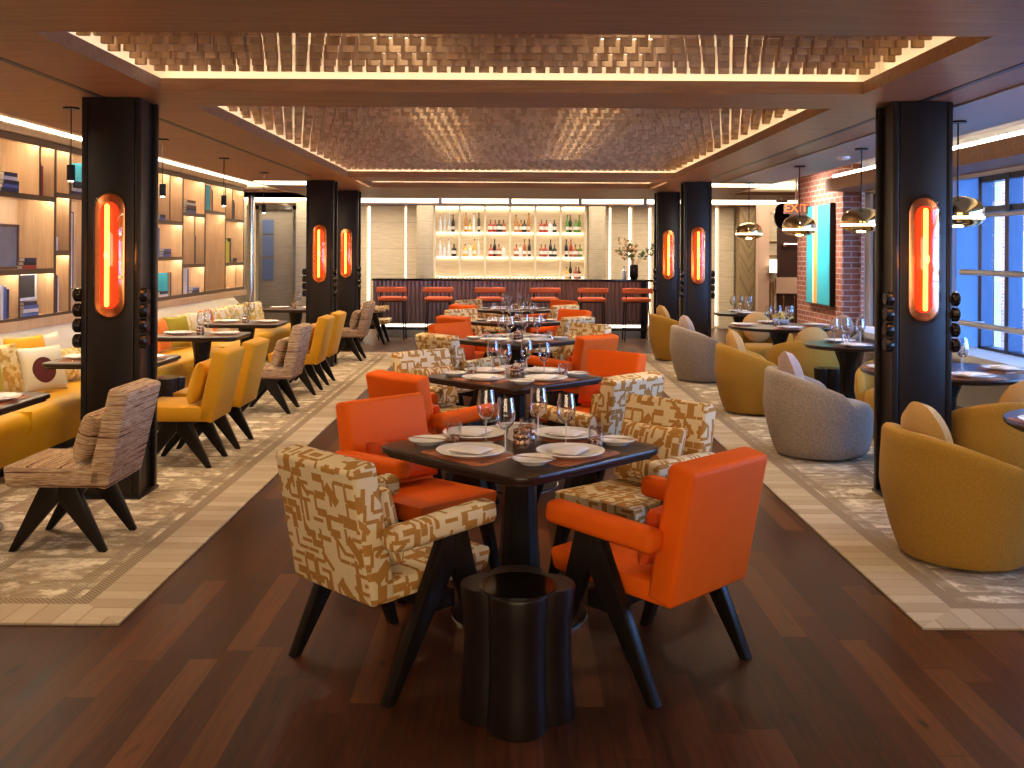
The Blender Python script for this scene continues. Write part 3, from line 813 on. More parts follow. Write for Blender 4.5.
# clover stool in front
def clover(bm, sc=1.0):
    prof = [(.0, 1.0), (.01, 1.01), (.12, .955), (.25, .93), (.36, .95), (.45, 1.0), (.46, .985)]
    d, r = .100, .103
    def rad(a):
        best = .1
        for k in range(4):
            c_ = a-(k*PI/2-PI/2)
            q = r*r-(d*math.sin(c_))**2
            if q > 0 and math.cos(c_) > 0: best = max(best, d*math.cos(c_)+math.sqrt(q))
        return best
    n = 72; rings = []
    for z, s in prof: rings.append([bm.verts.new((rad(2*PI*i/n)*s*math.cos(2*PI*i/n), rad(2*PI*i/n)*s*math.sin(2*PI*i/n), z)) for i in range(n)])
    for a, b in zip(rings, rings[1:]):
        for i in range(n): bm.faces.new((a[i], a[(i+1) % n], b[(i+1) % n], b[i]))
    bm.faces.new(rings[-1]); bm.faces.new(rings[0][::-1])
def make_clover():
    t = thing('side_stool', '', 'stool')
    bm = N(); clover(bm); obj('body', bm, 'espresso', t, angle=50)
    bm = N(); cyl(bm, (0, -.03, .458), .135, .005, 40); obj('top_inlay', bm, 'black_gloss', t)
    return t
M['espresso'] = plain('espresso_lacquer', (.012, .007, .006), .35, 0, Specular_IOR_Level=.3, noise=.3, nscale=20)
M['black_gloss'] = plain('black_gloss', (.004, .003, .003), .12)
cloverP = Proto(make_clover)
cloverP.at((.03, 3.44, 0), 0, 'dark clover shaped side stool standing before the nearest centre table')
cloverP.at((-3.1, 8.85, .012), .4, 'dark clover shaped side stool by the left bench behind the front column', sc=(.8, .8, 1))
cloverP.at((3.2, 9.86, .012), .4, 'dark clover shaped side stool beside the small round table on the right', sc=(.8, .8, 1))

# ================================================================ RUGS
for nm, x0, x1, lab in (('left', -3.59, -1.68, 'beige woven rug under the left tables and chairs'), ('right', 1.78, 4.35, 'beige woven rug under the tub chairs on the right')):
    bm = N(); b2(bm, x0, x1, 4.22, 15.6, 0.0, .012, bev=.003)
    o = obj('area_rug', bm, m_rug(x0, x1, 4.22, 15.6), smooth=False); tag(o, lab, 'rug', 'area rugs')

# ================================================================ LEFT SIDE
def make_sidechair(mat):
    def f():
        t = thing('side_chair', '', 'chair')
        bm = N(); prism(bm, [(-.24, .345), (.27, .345), (.29, .46), (-.24, .455)], 'x', -.25, .25, .02); obj('seat', bm, mat, t)
        bm = N(); box(bm, (0, -.270, .605), (.50, .115, .53), (R(13), 0, 0), bev=.022, seg=3); obj('backrest', bm, mat, t)
        for s in (-1, 1):
            X = s*.205
            bm = N(); prism(bm, [(-.10, .345), (.0, .345), (.0, .27), (-.22, 0), (-.255, 0)], 'x', X-.022, X+.022, .005); obj('leg', bm, 'black_wood', t)
            bm = N(); prism(bm, [(.0, .345), (.10, .345), (.265, 0), (.23, 0), (.0, .27)], 'x', X-.022, X+.022, .005); obj('leg', bm, 'black_wood', t)
        bm = N(); b2(bm, -.2, .2, -.05, .05, .28, .345, bev=.006); obj('crossbar', bm, 'black_wood', t)
        return t
    return f
sideP = {'stripes': Proto(make_sidechair('stripes')), 'mustard': Proto(make_sidechair('mustard'))}
SC = [('stripes', -2.40, 5.43, 'nearest on the left'), ('mustard', -2.46, 7.45, 'just behind the front left column'), ('mustard', -2.44, 8.15, 'second behind the front left column'),
      ('stripes', -2.42, 9.88, 'behind the pair of mustard chairs'), ('mustard', -2.42, 11.15, 'first of the farther mustard pair'), ('mustard', -2.42, 11.95, 'second of the farther mustard pair'), ('stripes', -2.42, 14.55, 'by the second left column')]
for kd, x, y, nm in SC:
    sideP[kd].at((x, y, .012), R(90), '%s armless chair with black V legs, %s' % ('brown striped' if kd == 'stripes' else 'mustard yellow', nm), 'armless chairs facing the bench')
    place_cushion('stripe' if kd == 'stripes' else 'mustard', x+.085, y-.01, .482, R(90), R(16), '%s cushion on the %s chair %s' % (('striped', 'brown striped', nm) if kd == 'stripes' else ('mustard', 'mustard armless', nm)), 'cushions on the armless chairs')
# bench
t = thing('banquette', 'long mustard and cream leather banquette along the left bookshelf wall', 'bench', (-4.0, 10, 0))
Y0, Y1 = -7.0, 5.7
def sweep(bm, prof, y0, y1, fall=.5, n=60):
    rings = []
    ys = [y0+(y1-y0)*i/n for i in range(n+1)]
    for y in ys:
        rings.append([bm.verts.new((p_[0], y, p_[1])) for p_ in prof])
    for a, b in zip(rings, rings[1:]):
        for i in range(len(prof)): bm.faces.new((a[i], a[(i+1) % len(prof)], b[(i+1) % len(prof)], b[i]))
    bm.faces.new(rings[0]); bm.faces.new(rings[-1][::-1])
seatp = [(-.25, .10), (.47, .10), (.50, .20), (.55, .30), (.58, .38), (.56, .43), (.50, .455), (.42, .46), (-.25, .45)]
bm = N(); sweep(bm, seatp, Y0, Y1, n=1); obj('seat', bm, 'bench_seat', t, angle=50)
backp = [(-.52, .02), (-.20, .02), (-.16, .45), (-.22, .60), (-.28, .76), (-.32, .86), (-.37, .915), (-.44, .93), (-.52, .92)]
bm = N(); sweep(bm, backp, Y0, Y1-.5, n=1)
for k in range(1, 9):   # far end of the back curves round and down
    pass
obj('backrest', bm, 'bench_back', t, angle=50)
bm = N()
rings = []
for k in range(11):
    a = k/10*PI/2; hh = math.cos(a)**.8 if k < 10 else .02
    y = Y1-.5+.62*math.sin(a)
    rings.append([bm.verts.new((p_[0], y, .45+(p_[1]-.45)*max(hh, .02) if p_[1] > .45 else p_[1])) for p_ in backp])
for a, b in zip(rings, rings[1:]):
    for i in range(len(backp)): bm.faces.new((a[i], a[(i+1) % len(backp)], b[(i+1) % len(backp)], b[i]))
bm.faces.new(rings[0]); bm.faces.new(rings[-1][::-1])
obj('end_roll', bm, 'bench_back', t, angle=50)
bm = N(); b2(bm, -.5, .40, Y0, Y1-.05, 0, .10); obj('plinth', bm, 'black_metal', t, smooth=False)
bm = N()
for y in (-5.4, -3.0, -.6, 1.8): b2(bm, -.20, .585, y-.003, y+.003, .3, .462)
obj('seam', bm, 'bench_seat', t)
# cushions on the bench
pal = {'floral': m_prism('floral_cushion', [(.80, .74, .55), (.72, .52, .12), (.80, .76, .62), (.62, .58, .30), (.84, .80, .66)], 26),
       'cream': m_fabric('cream_linen', (.78, .73, .56), .08, 160), 'goldprint': m_prism('gold_print', [(.62, .40, .10), (.72, .56, .24), (.50, .30, .06), (.78, .66, .36)], 30),
       'tangerine': m_fabric('tangerine', (.80, .40, .02), .1, 160), 'olive': m_fabric('olive_velvet', (.42, .34, .03), .1, 160), 'orange_red': m_fabric('burnt_orange', (.80, .22, .03), .1, 160)}
def benchcushion(kind, y, off, tilt, yaw, wd, ht, label, name='bench_cushion'):
    bm = N(); pillow(bm, wd, ht, .13); bmesh.ops.translate(bm, vec=(0, 0, ht/2), verts=bm.verts)
    o = obj(name, bm, pal[kind]); tag(o, label, 'cushion', 'cushions on the banquette')
    o.location = (-4.08+off, y, .465); o.rotation_euler = (R(tilt), 0, R(-90+yaw)); return o
benchcushion('olive', 7.28, .16, 14, -20, .42, .40, 'olive gold cushion at the left edge of the photo on the banquette')
benchcushion('goldprint', 7.62, .12, 14, -22, .44, .42, 'ochre printed square cushion on the banquette behind the nearest plate')
dot = benchcushion('cream', 7.98, .30, 18, -28, .42, .38, 'cream cushion with a big maroon circle near the front of the banquette')
bm = N(); lathe(bm, [(0, -.072), (.07, -.070), (.105, -.064), (.112, -.045), (0, -.040)], 24, m=T((.02, 0, .17), (R(90), 0, 0))); obj('maroon_circle', bm, plain('maroon_cloth', (.10, .012, .015), .8), dot)
benchcushion('tangerine', 8.16, .10, 12, -14, .44, .44, 'bright tangerine square cushion behind the maroon circle cushion')
benchcushion('cream', 8.62, .04, 10, 4, .62, .42, 'wide plain cream cushion leaning on the banquette back')
benchcushion('goldprint', 8.72, .22, 20, -10, .40, .30, 'small ochre printed cushion below the wide cream cushion')
far = [('orange_red', 'burnt orange', 11.3), ('olive', 'olive', 11.6), ('floral', 'cream floral', 11.95), ('cream', 'plain cream', 12.25), ('orange_red', 'burnt orange', 12.75), ('floral', 'cream floral', 13.05), ('goldprint', 'ochre printed', 13.35), ('floral', 'cream floral', 13.65), ('olive', 'olive', 13.95), ('floral', 'cream floral', 14.25)]
for k, (kd, nm, y) in enumerate(far):
    y = 11.2+.44*k
    benchcushion(kd, y, .12+.04*(k % 2), 14, (-1)**k*10-10, .40, .38, '%s cushion, %s along the far half of the banquette' % (nm, ('first', 'second', 'third', 'fourth', 'fifth', 'sixth', 'seventh', 'eighth', 'ninth', 'last')[k]))
# rectangular two-seat tables along the bench
def make_benchtable():
    t = thing('bench_table', '', 'table')
    bm = N(); pts = rrect(.43, .36, .09, 6); prism(bm, pts, 'z', .722, .75, .006); prism(bm, [(x*.96, y*.96) for x, y in pts], 'z', .708, .722); obj('tabletop', bm, 'dark_top', t)
    bm = N(); lathe(bm, [(0, .04), (.10, .04), (.09, .2), (.075, .5), (.10, .68), (.12, .708), (0, .708)], 12); obj('pedestal', bm, 'black_wood', t, angle=20)
    bm = N(); lathe(bm, [(0, 0), (.27, 0), (.27, .012), (.10, .03), (0, .04)], 36); obj('base', bm, 'black_metal', t)
    return t
btP = Proto(make_benchtable)
LT = [(-3.17, 5.55, 'nearest'), (-3.12, 7.72, 'second'), (-3.15, 10.0, 'third'), (-3.15, 11.7, 'fourth'), (-3.2, 14.6, 'farthest')]
for i, (x, y, nm) in enumerate(LT):
    tn = '%s bench table' % nm
    btP.at((x, y, .012), 0, 'dark two seat pedestal table, %s of those along the left banquette' % nm, 'tables along the banquette')
    z0 = TZ; TZ = .762
    setting(x, y, 0, .24, tn, 'aisle side'); setting(x, y, PI, .24, tn, 'bench side')
    for dx, dy, q in ((.0, .2, 'rear'), (.06, -.22, 'front')):
        wineP.at((x+dx, y+dy, TZ), 0, 'tall stemmed wine glass, %s one on the %s' % (q, tn), 'wine glasses')
    tumP.at((x-.05, y+.12, TZ), 0, 'short cut tumbler with painted copper glints on the %s' % tn, 'tumblers')
    votP.at((x, y-.05, TZ), 0, 'faceted copper votive on the %s' % tn, 'votives')
    TZ = z0
# pendants left
def make_rodlamp():
    t = thing('pendant_light', '', 'lamp')
    bm = N(); cyl(bm, (0, 0, CEIL-.012), .055, .012, 20); obj('canopy', bm, 'black_metal', t)
    bm = N(); cyl(bm, (0, 0, 2.2), .004, CEIL-2.21, 8); obj('rod', bm, 'black_metal', t)
    bm = N(); cyl(bm, (0, 0, 2.10), .028, .11, 20); obj('shade', bm, 'black_metal', t)
    bm = N(); cyl(bm, (0, 0, 2.095), .018, .005, 14); obj('bulb', bm, 'led_white', t)
    return t
rlP = Proto(make_rodlamp)
for x, y, nm in ((-3.07, 6.83, 'nearest, left of the front column'), (-3.11, 8.74, 'second from the front'), (-3.08, 10.5, 'third from the front'), (-3.13, 12.4, 'farthest')):
    rlP.at((x, y, 0), 0, 'small black cylinder pendant over the banquette, %s' % nm, 'cylinder pendants on the left')

# bookshelf wall
XF, XB = -4.38, -4.75
cols = [ # y0,y1, top, rows: list of (z0,z1,[divider ys])
 (5.6, 6.8, [(1.0, 1.6, [6.2]), (1.6, 2.16, []), (2.16, 2.62, [])]),
 (6.8, 8.05, [(1.0, 1.43, []), (1.43, 2.11, []), (2.11, 2.62, [])]),
 (8.05, 9.41, [(1.0, 1.43, [8.73]), (1.43, 2.11, []), (2.11, 2.62, [9.1])]),
 (9.41, 9.73, [(1.0, 1.6, []), (1.6, 2.16, []), (2.16, 2.62, [])]),
 (9.73, 10.7, [(1.0, 2.16, []), (2.16, 2.62, [])]),
 (10.7, 12.08, [(1.0, 1.5, []), (1.5, 2.1, [11.4]), (2.1, 2.62, [])]),
 (12.08, 13.07, [(1.02, 1.525, []), (1.525, 1.985, []), (1.985, 2.62, [12.57])]),
 (13.07, 14.02, [(1.02, 1.42, []), (1.42, 2.12, [13.56]), (2.12, 2.62, [])]),
 (14.02, 15.02, [(1.02, 2.19, []), (2.19, 2.62, [])]),
 (15.02, 16.06, [(1.02, 1.42, [15.6]), (1.42, 2.107, []), (2.107, 2.62, [15.38])])]
for k, (ya, yb, rws) in enumerate(cols):
    nmz = ('first', 'second', 'third', 'fourth', 'fifth', 'sixth', 'seventh', 'eighth', 'ninth', 'last')[k]
    t = thing('bookshelf_bay', 'backlit oak bookshelf bay, %s from the near end of the left wall' % nmz, 'bookshelf', (XF, ya, 0), group='bays of the left bookshelf wall')
    L = yb-ya
    bm = N(); b2(bm, XB-XF, XB-XF+.015, 0, L, .985, 2.645); obj('back_panel', bm, 'oak', t, smooth=False)
    for a in (0, L-.018):
        bm = N(); b2(bm, XB-XF, 0, a, a+.018, .985, 2.645); obj('side_panel', bm, 'oak', t, smooth=False)
    bm = N(); b2(bm, -.002, .004, 0, .02, .985, 2.64); b2(bm, -.002, .004, L-.02, L, .985, 2.64)
    for z0, z1, dv in rws:
        b2(bm, -.004, .006, 0, L, z0-.036, z0+.012)
        for d in dv: b2(bm, -.002, .004, d-ya-.012, d-ya+.012, z0, z1)
    b2(bm, -.004, .006, 0, L, 2.578, 2.645); obj('edging', bm, 'oak_dark', t, smooth=False)
    for z0, z1, dv in rws:
        bm = N(); b2(bm, XB-XF, 0, 0, L, z0-.012, z0+.012)
        for d in dv: b2(bm, XB-XF, 0, d-ya-.012, d-ya+.012, z0, z1)
        obj('shelf', bm, 'oak', t, smooth=False)
        bounds = [0]+[d-ya for d in dv]+[L]
        bm = N()
        for a, b in zip(bounds, bounds[1:]):
            b2(bm, -.05, -.035, a+.03, b-.03, z1-.022, z1-.013)
        obj('shelf_light', bm, 'led_shelf', t, smooth=False)
bm = N(); b2(bm, -4.76, -4.34, 5.0, 16.1, .90, .985); b2(bm, -4.76, -4.34, 5, 16.1, 2.645, 2.70); struct('trim_17', bm, 'oak', smooth=False, label='oak rail framing the bookshelf')
bm = N(); b2(bm, -4.9, -4.35, 2, 16.1, 2.70, 2.715); struct('trim_18', bm, 'cream_paint', smooth=False)
# books
bookmat = {n: plain('book_'+n, c, .5) for n, c in {'navy': (.03, .04, .10), 'blue': (.10, .16, .45), 'white': (.75, .74, .76), 'cream': (.66, .58, .44), 'red': (.42, .04, .03), 'orange': (.80, .28, .03), 'teal': (.05, .42, .58), 'yellow': (.72, .68, .05), 'black': (.02, .02, .025), 'brown': (.16, .07, .04)}.items()}
pages = plain('book_pages', (.72, .66, .54), .8)
BCOL = {'navy': 'navy', 'blue': 'blue', 'white': 'white', 'cream': 'cream', 'red': 'red', 'orange': 'orange', 'teal': 'teal', 'yellow': 'yellow', 'black': 'black', 'brown': 'brown'}
def book(col, loc, wd, ht, th, flat, label, group, rz=0):
    """upright: spine and cover face +x; flat: lying on its cover"""
    e = thing('book', label, 'book', loc, rz, group)
    if flat:
        bm = N(); b2(bm, -wd/2, wd/2, -ht/2, ht/2, 0, .003); b2(bm, -wd/2, wd/2, -ht/2, ht/2, th-.003, th); b2(bm, wd/2-.004, wd/2, -ht/2, ht/2, 0, th); obj('cover', bm, bookmat[col], e, smooth=False)
        bm = N(); b2(bm, -wd/2+.004, wd/2-.004, -ht/2+.004, ht/2-.004, .003, th-.003); obj('pages', bm, pages, e, smooth=False)
    else:
        bm = N(); b2(bm, -wd/2, wd/2, -th/2, -th/2+.003, 0, ht); b2(bm, -wd/2, wd/2, th/2-.003, th/2, 0, ht); b2(bm, wd/2-.004, wd/2, -th/2, th/2, 0, ht); obj('cover', bm, bookmat[col], e, smooth=False)
        bm = N(); b2(bm, -wd/2+.003, wd/2-.004, -th/2+.003, th/2-.003, .003, ht-.004); obj('pages', bm, pages, e, smooth=False)
    return e
def stack(y, z, cs, where, w=.2, l=.28):
    for i, c_ in enumerate(cs):
        book(c_, (-4.47, y+.01*((i*7) % 3-1), z+.0125+i*.034), w, l-.02*i, .033, True, '%s book, %s of stack %s' % (BCOL[c_], ('lowest', 'second', 'third', 'fourth', 'fifth')[i], where), 'books lying on the shelves')
def stand(y, z, items, where):
    yy = y
    for i, (c_, th, ht) in enumerate(items):
        book(c_, (-4.49, yy+th/2, z+.0125), .19, ht, th, False, '%s upright book, %s from near end, %s' % (BCOL[c_], ('first', 'second', 'third', 'fourth')[i], where), 'books standing on the shelves'); yy += th+.003
stack(8.56, 2.11, ['navy', 'blue', 'navy', 'white', 'navy'], 'in the upper left shelf corner of the photo', .2, .30)
stand(9.13, 2.11, [('black', .03, .30), ('red', .035, .28)], 'on the narrow top shelf left of the column')
stack(9.9, 2.16, ['navy', 'white', 'black', 'navy'], 'on the top shelf beside the nearest pendant', .2, .30)
stand(10.12, 2.16, [('teal', .05, .34), ('blue', .04, .32)], 'on the top shelf close to the front column')
stack(8.93, 1.43, ['red', 'black', 'navy'], 'on the middle shelf at far left', .18, .26)
stack(8.93, 1.0, ['blue', 'white', 'blue', 'navy'], 'on the bottom shelf at far left', .2, .30)
stand(8.45, 1.0, [('white', .04, .3), ('blue', .05, .28), ('navy', .04, .26)], 'at the left edge of the photo')
stand(9.46, 1.0, [('navy', .04, .36), ('white', .03, .34)], 'in the narrow lower shelf left of the column')
stand(9.46, 1.6, [('white', .05, .13)], 'in the narrow middle shelf left of the column')
stack(12.3, 1.985, ['blue', 'navy'], 'on the top shelf beside the front column', .2, .2)
stand(12.12, 1.525, [('white', .07, .38), ('blue', .06, .36)], 'on the middle shelf right of the front column')
stack(12.5, 1.525, ['blue', 'navy', 'blue'], 'beside the white upright book', .18, .28)
stand(12.55, 1.02, [('teal', .04, .30), ('orange', .05, .31), ('navy', .04, .30)], 'on the bottom shelf right of the front column')
stack(12.35, 1.02, ['white', 'navy'], 'on the bottom shelf right of the front column', .2, .3)
stack(13.4, 2.12, ['blue', 'navy', 'brown', 'white', 'brown'], 'on the top shelf in the middle of the wall', .2, .42)
stand(13.62, 1.43, [('black', .04, .38)], 'on the divided middle shelf')
stand(13.15, 1.02, [('white', .16, .36), ('blue', .05, .34)], 'on the bottom shelf at mid wall')
stack(13.65, 1.02, ['navy', 'blue'], 'on the bottom shelf at mid wall', .18, .3)
stand(14.1, 2.19, [('teal', .22, .36), ('orange', .06, .33), ('black', .05, .3)], 'on the top shelf above the tall bay')
stand(15.48, 2.107, [('navy', .06, .30), ('brown', .05, .26)], 'on the top shelf of the last bay')
stand(15.1, 1.42, [('yellow', .09, .36), ('yellow', .10, .33), ('black', .08, .38)], 'on the middle shelf of the last bay')
stack(15.6, 1.42, ['brown', 'black'], 'on the middle shelf of the last bay', .16, .22)
# framed pictures on the shelves
def frame(y, z, wd, ht, th, label, colr, bord='black', lean=R(0)):
    t = thing('picture_frame', label, 'picture frame', (-4.44, y, z+.0125), 0)
    bm = N()
    for a in ((-wd/2, -wd/2+.025, 0, ht), (wd/2-.025, wd/2, 0, ht), (-wd/2, wd/2, 0, .025), (-wd/2, wd/2, ht-.025, ht)): b2(bm, -.01, .012, a[0], a[1], a[2], a[3])
    obj('frame', bm, bookmat[bord], t, smooth=False)
    bm = N(); b2(bm, -.008, .002, -wd/2+.02, wd/2-.02, .02, ht-.02); obj('picture', bm, plain('grey_print', colr, .4, noise=.3, nscale=14), t, smooth=False)
frame(8.55, 1.43, .55, .40, .02, 'black framed grey picture standing at the left edge of the shelves', (.20, .22, .26), 'brown')
frame(8.98, 1.14, .36, .26, .02, 'small dark picture in a white frame on top of the lower book stack', (.03, .035, .05), 'white')
# tall slim mirrors in the tall bays
for y, z0, h_, nm in ((9.84, 1.22, .78, 'left of the front column'), (14.12, 1.25, .80, 'in the tall far bay')):
    bm = N(); b2(bm, -4.42, -4.405, y-.05, y+.05, z0, z0+h_, bev=.003)
    t = thing('slim_wall_light', 'tall slim white light panel with black edge in the bookshelf %s' % nm, 'lamp', (-4.42, y, z0))
    bm = N(); b2(bm, -.03, -.02, -.06, .06, 0, h_); b2(bm, -.03, 0, .05, .06, 0, h_); b2(bm, -.03, 0, -.06, -.05, 0, h_); obj('frame', bm, 'black_metal', t, smooth=False)
    bm = N(); b2(bm, -.018, -.006, -.05, .05, .01, h_-.01); obj('diffuser', bm, plain('frosted_white', (.8, .84, .9), .3), t, smooth=False)

# ================================================================ RIGHT SIDE
def make_tub(mat, seatmat, pilmat):
    def f():
        t = thing('tub_chair', '', 'chair')
        # shell: angle 0 = back (-y)
        n = 44; A = R(128)
        rings = []
        for i in range(n+1):
            u = -1+2*i/n; a = u*A; au = abs(u)
            h = .69-.03*au-.19*max(0, (au-.22)/.78)**1.5
            if au > .80: h = .14+(h-.14)*math.sqrt(max(0, 1-((au-.80)/.20)**2.2))
            h = max(h, .14)
            ro = lambda z: .29+.135*min(1, (z/.40))**.55-.02*max(0, (z-.42)/.3)
            dx, dy = math.sin(a), -math.cos(a)
            sy = 1.0
            ring = []
            zs = [.02, .06, .16, .30, .42, .55, .66, 1.0]
            for z in zs:
                zz = .02+(h-.04-.02)*min(1, (z-.02)/(.70-.02)) if z < 1 else h-.02
                r_ = ro(zz); ring.append((r_*dx, r_*dy*sy, zz))
            r_ = ro(h); ring += [((r_-.018)*dx, (r_-.018)*dy, h), ((r_-.055)*dx, (r_-.055)*dy, h), ((r_-.075)*dx, (r_-.075)*dy, h-.025)]
            ring += [((ro(.3)-.08)*dx, (ro(.3)-.08)*dy, min(.30, h-.03)), ((ro(.1)-.08)*dx, (ro(.1)-.08)*dy, .02)]
            rings.append(ring)
        bm = N()
        vr = [[bm.verts.new(p_) for p_ in r_] for r_ in rings]
        m_ = len(vr[0])
        for a, b in zip(vr, vr[1:]):
            for k in range(m_): bm.faces.new((a[k], a[(k+1) % m_], b[(k+1) % m_], b[k]))
        bm.faces.new(vr[0]); bm.faces.new(vr[-1][::-1])
        obj('shell', bm, mat, t, angle=60)
        bm = N()
        pr = [(0, .02), (.26, .02), (.31, .06), (.335, .2), (.335, .36), (.31, .41), (.26, .43), (0, .435)]
        lathe(bm, pr, 36, m=T((0, .09, 0), sc=(1, 1, 1))); obj('seat', bm, seatmat, t, angle=60)
        return t
    return f
def make_tubcushion(mat):
    def f():
        bm = N(); lathe(bm, [(0, -.085), (.10, -.078), (.165, -.052), (.20, 0), (.165, .052), (.10, .078), (0, .085)], 28, m=T((0, 0, .20), (R(90), 0, 0)))
        o = obj('round_cushion', bm, mat); tag(o, '', 'cushion'); return o
    return f
tubP = {'gold': Proto(make_tub('gold_boucle', 'gold_boucle', None)), 'grey': Proto(make_tub('grey_boucle', 'grey_boucle', None))}
tcP = {'gold': Proto(make_tubcushion('tan_fabric')), 'grey': Proto(make_tubcushion(m_fabric('pink_grey_velvet', (.44, .33, .29), .12, 150)))}
TC = [('gold', 2.42, 5.23, 84, 'nearest on the right, in front of the column', 1), ('grey', 2.46, 7.85, 95, 'just behind the front right column', 1), ('gold', 2.50, 9.95, 95, 'third along the right rug edge', 1), ('grey', 2.44, 12.4, 90, 'fourth along the right rug edge', 1), ('gold', 2.50, 14.75, 85, 'farthest along the right rug edge', 1),
      ('gold', 3.22, 10.7, 0, 'backing the aisle at the yellow flowers table', 1), ('gold', 3.30, 6.45, 0, 'seen from behind at the right edge', 1), ('gold', 3.45, 8.55, 150, 'half hidden behind the front right column', 0), ('gold', 3.25, 12.75, 178, 'across the wide round table, facing the viewer', 0), ('grey', 4.05, 12.45, 120, 'by the brick pier near the window', 0)]
for kd, x, y, dg, nm, hi in TC:
    ra = R(-dg) if dg < 120 else R(dg)
    tubP[kd].at((x, y, .012), ra, '%s tub chair, %s' % ('mustard gold boucle' if kd == 'gold' else 'speckled grey boucle', nm), 'tub chairs on the right')
    fx, fy = -math.sin(ra), math.cos(ra)
    o = tcP[kd].at((x-fx*.15, y-fy*.15, .452), ra, '%s round cushion in the tub chair %s' % ('tan' if kd == 'gold' else 'pinkish grey', nm), 'round cushions in the tub chairs')
    o.rotation_euler = (R(16), 0, ra)
def make_round(r):
    def f():
        t = thing('round_table', '', 'table')
        bm = N(); lathe(bm, [(0, .712), (r-.03, .712), (r-.004, .728), (r, .74), (r-.004, .75), (0, .75)], 48); obj('tabletop', bm, 'dark_top', t)
        bm = N(); lathe(bm, [(0, .03), (.16, .03), (.12, .1), (.075, .3), (.075, .55), (.13, .70), (.14, .712), (0, .712)], 12); obj('pedestal', bm, 'black_wood', t, angle=20)
        bm = N(); lathe(bm, [(0, 0), (.28, 0), (.28, .012), (.16, .03), (0, .03)], 36); obj('base', bm, 'black_metal', t)
        return t
    return f
rtP = {.6: Proto(make_round(.6)), .4: Proto(make_round(.4))}
RT = [(3.16, 4.95, .6, 'right edge round table'), (3.22, 7.25, .6, 'right column round table'), (3.2, 9.3, .4, 'small brick pier round table'), (3.18, 11.6, .6, 'round table with yellow flowers'), (3.32, 14.1, .4, 'farthest right round table')]
for i, (x, y, r_, tn) in enumerate(RT):
    rtP[r_].at((x, y, .012), 0, 'dark %s' % tn, 'round tables on the right')
    z0 = TZ; TZ = .762
    for a, st in (((PI, 'left'), (-PI/2, 'near'), (PI/2, 'far'), (0, 'right')) if r_ > .5 else ((-PI/2, 'near'), (PI/2, 'far'))):
        setting(x, y, a, r_-.17, tn, st, detail=r_ > .5)
    for dx, dy, q in ((-.12, .02, 'left'), (.08, -.10, 'near'), (.02, .13, 'far'), (.14, .05, 'right')):
        wineP.at((x+dx, y+dy, TZ), 0, 'tall stemmed wine glass, %s of four on the %s' % (q, tn), 'wine glasses')
    tumP.at((x-.03, y-.03, TZ), 0, 'short cut tumbler with painted copper glints on the %s' % tn, 'tumblers')
    TZ = z0
# flowers on the wide round table
t = thing('flower_bowl', 'low bowl of yellow flowers on the wide round table', 'flowers', (3.28, 11.9, .762))
bm = N(); lathe(bm, [(0, 0), (.05, 0), (.09, .03), (.10, .06), (.095, .06), (.08, .03), (0, .02)], 20); obj('bowl', bm, 'ivory', t)
rr = random.Random(3); bm = N()
for k in range(26):
    a = rr.random()*2*PI; q = rr.random()**.5*.12
    m_ = T((q*math.cos(a), q*math.sin(a), .075+.05*(1-q/.12)), (rr.random(), rr.random(), 0))
    for p_ in range(5): pillow(bm, .035, .045, .012, m=m_ @ T((0, 0, 0), (R(40), 0, p_*2*PI/5)) @ T((0, .012, .02)), n=3)
o = obj('blossoms', bm, 'flower', t); o['kind'] = 'stuff'
# small white lamp vase at window table
t = thing('table_lamp', 'small white dome lamp on the table behind the front right column', 'lamp', (3.28, 7.55, .762))
bm = N(); cyl(bm, (0, 0, 0), .035, .10, 16, r2=.025); obj('base', bm, 'ivory', t)
bm = N(); lathe(bm, [(.055, .09), (.055, .12), (.04, .16), (.0, .175)], 20); obj('shade', bm, 'linen', t)
# brass pendants
def make_dome():
    t = thing('dome_pendant', '', 'lamp')
    bm = N(); cyl(bm, (0, 0, CEIL-.026), .06, .014, 20); obj('canopy', bm, 'black_metal', t)
    bm = N(); cyl(bm, (0, 0, 2.03), .006, CEIL-.02-2.03, 8); obj('rod', bm, 'black_metal', t)
    r = .185
    bm = N(); lathe(bm, [(r*.985, 1.895), (r, 1.915), (r*.97, 1.955), (r*.86, 1.995), (r*.66, 2.025), (r*.38, 2.043), (0, 2.05)], 36); obj('shade', bm, 'brass', t, angle=80)
    bm = N(); lathe(bm, [(r*.97, 1.875), (r*.985, 1.895)], 36); obj('light_ring', bm, 'led', t)
    bm = N(); lathe(bm, [(r*.97, 1.875), (r*.90, 1.85), (r*.70, 1.83), (r*.40, 1.818), (0, 1.815)], 36); obj('lower_bowl', bm, 'brass', t, angle=80)
    return t
dmP = Proto(make_dome)
for x, y, nm in ((3.28, 7.2, 'nearest, right of the front column'), (3.25, 9.1, 'second, before the brick pier'), (3.22, 10.95, 'third, overlapping the painting'), (3.30, 13.6, 'farthest')):
    dmP.at((x, y, 0), 0, 'polished brass dome pendant, %s' % nm, 'brass dome pendants')
    light('POINT', 'pendant_light', (x, y, 1.76), 5, WARM, .05)
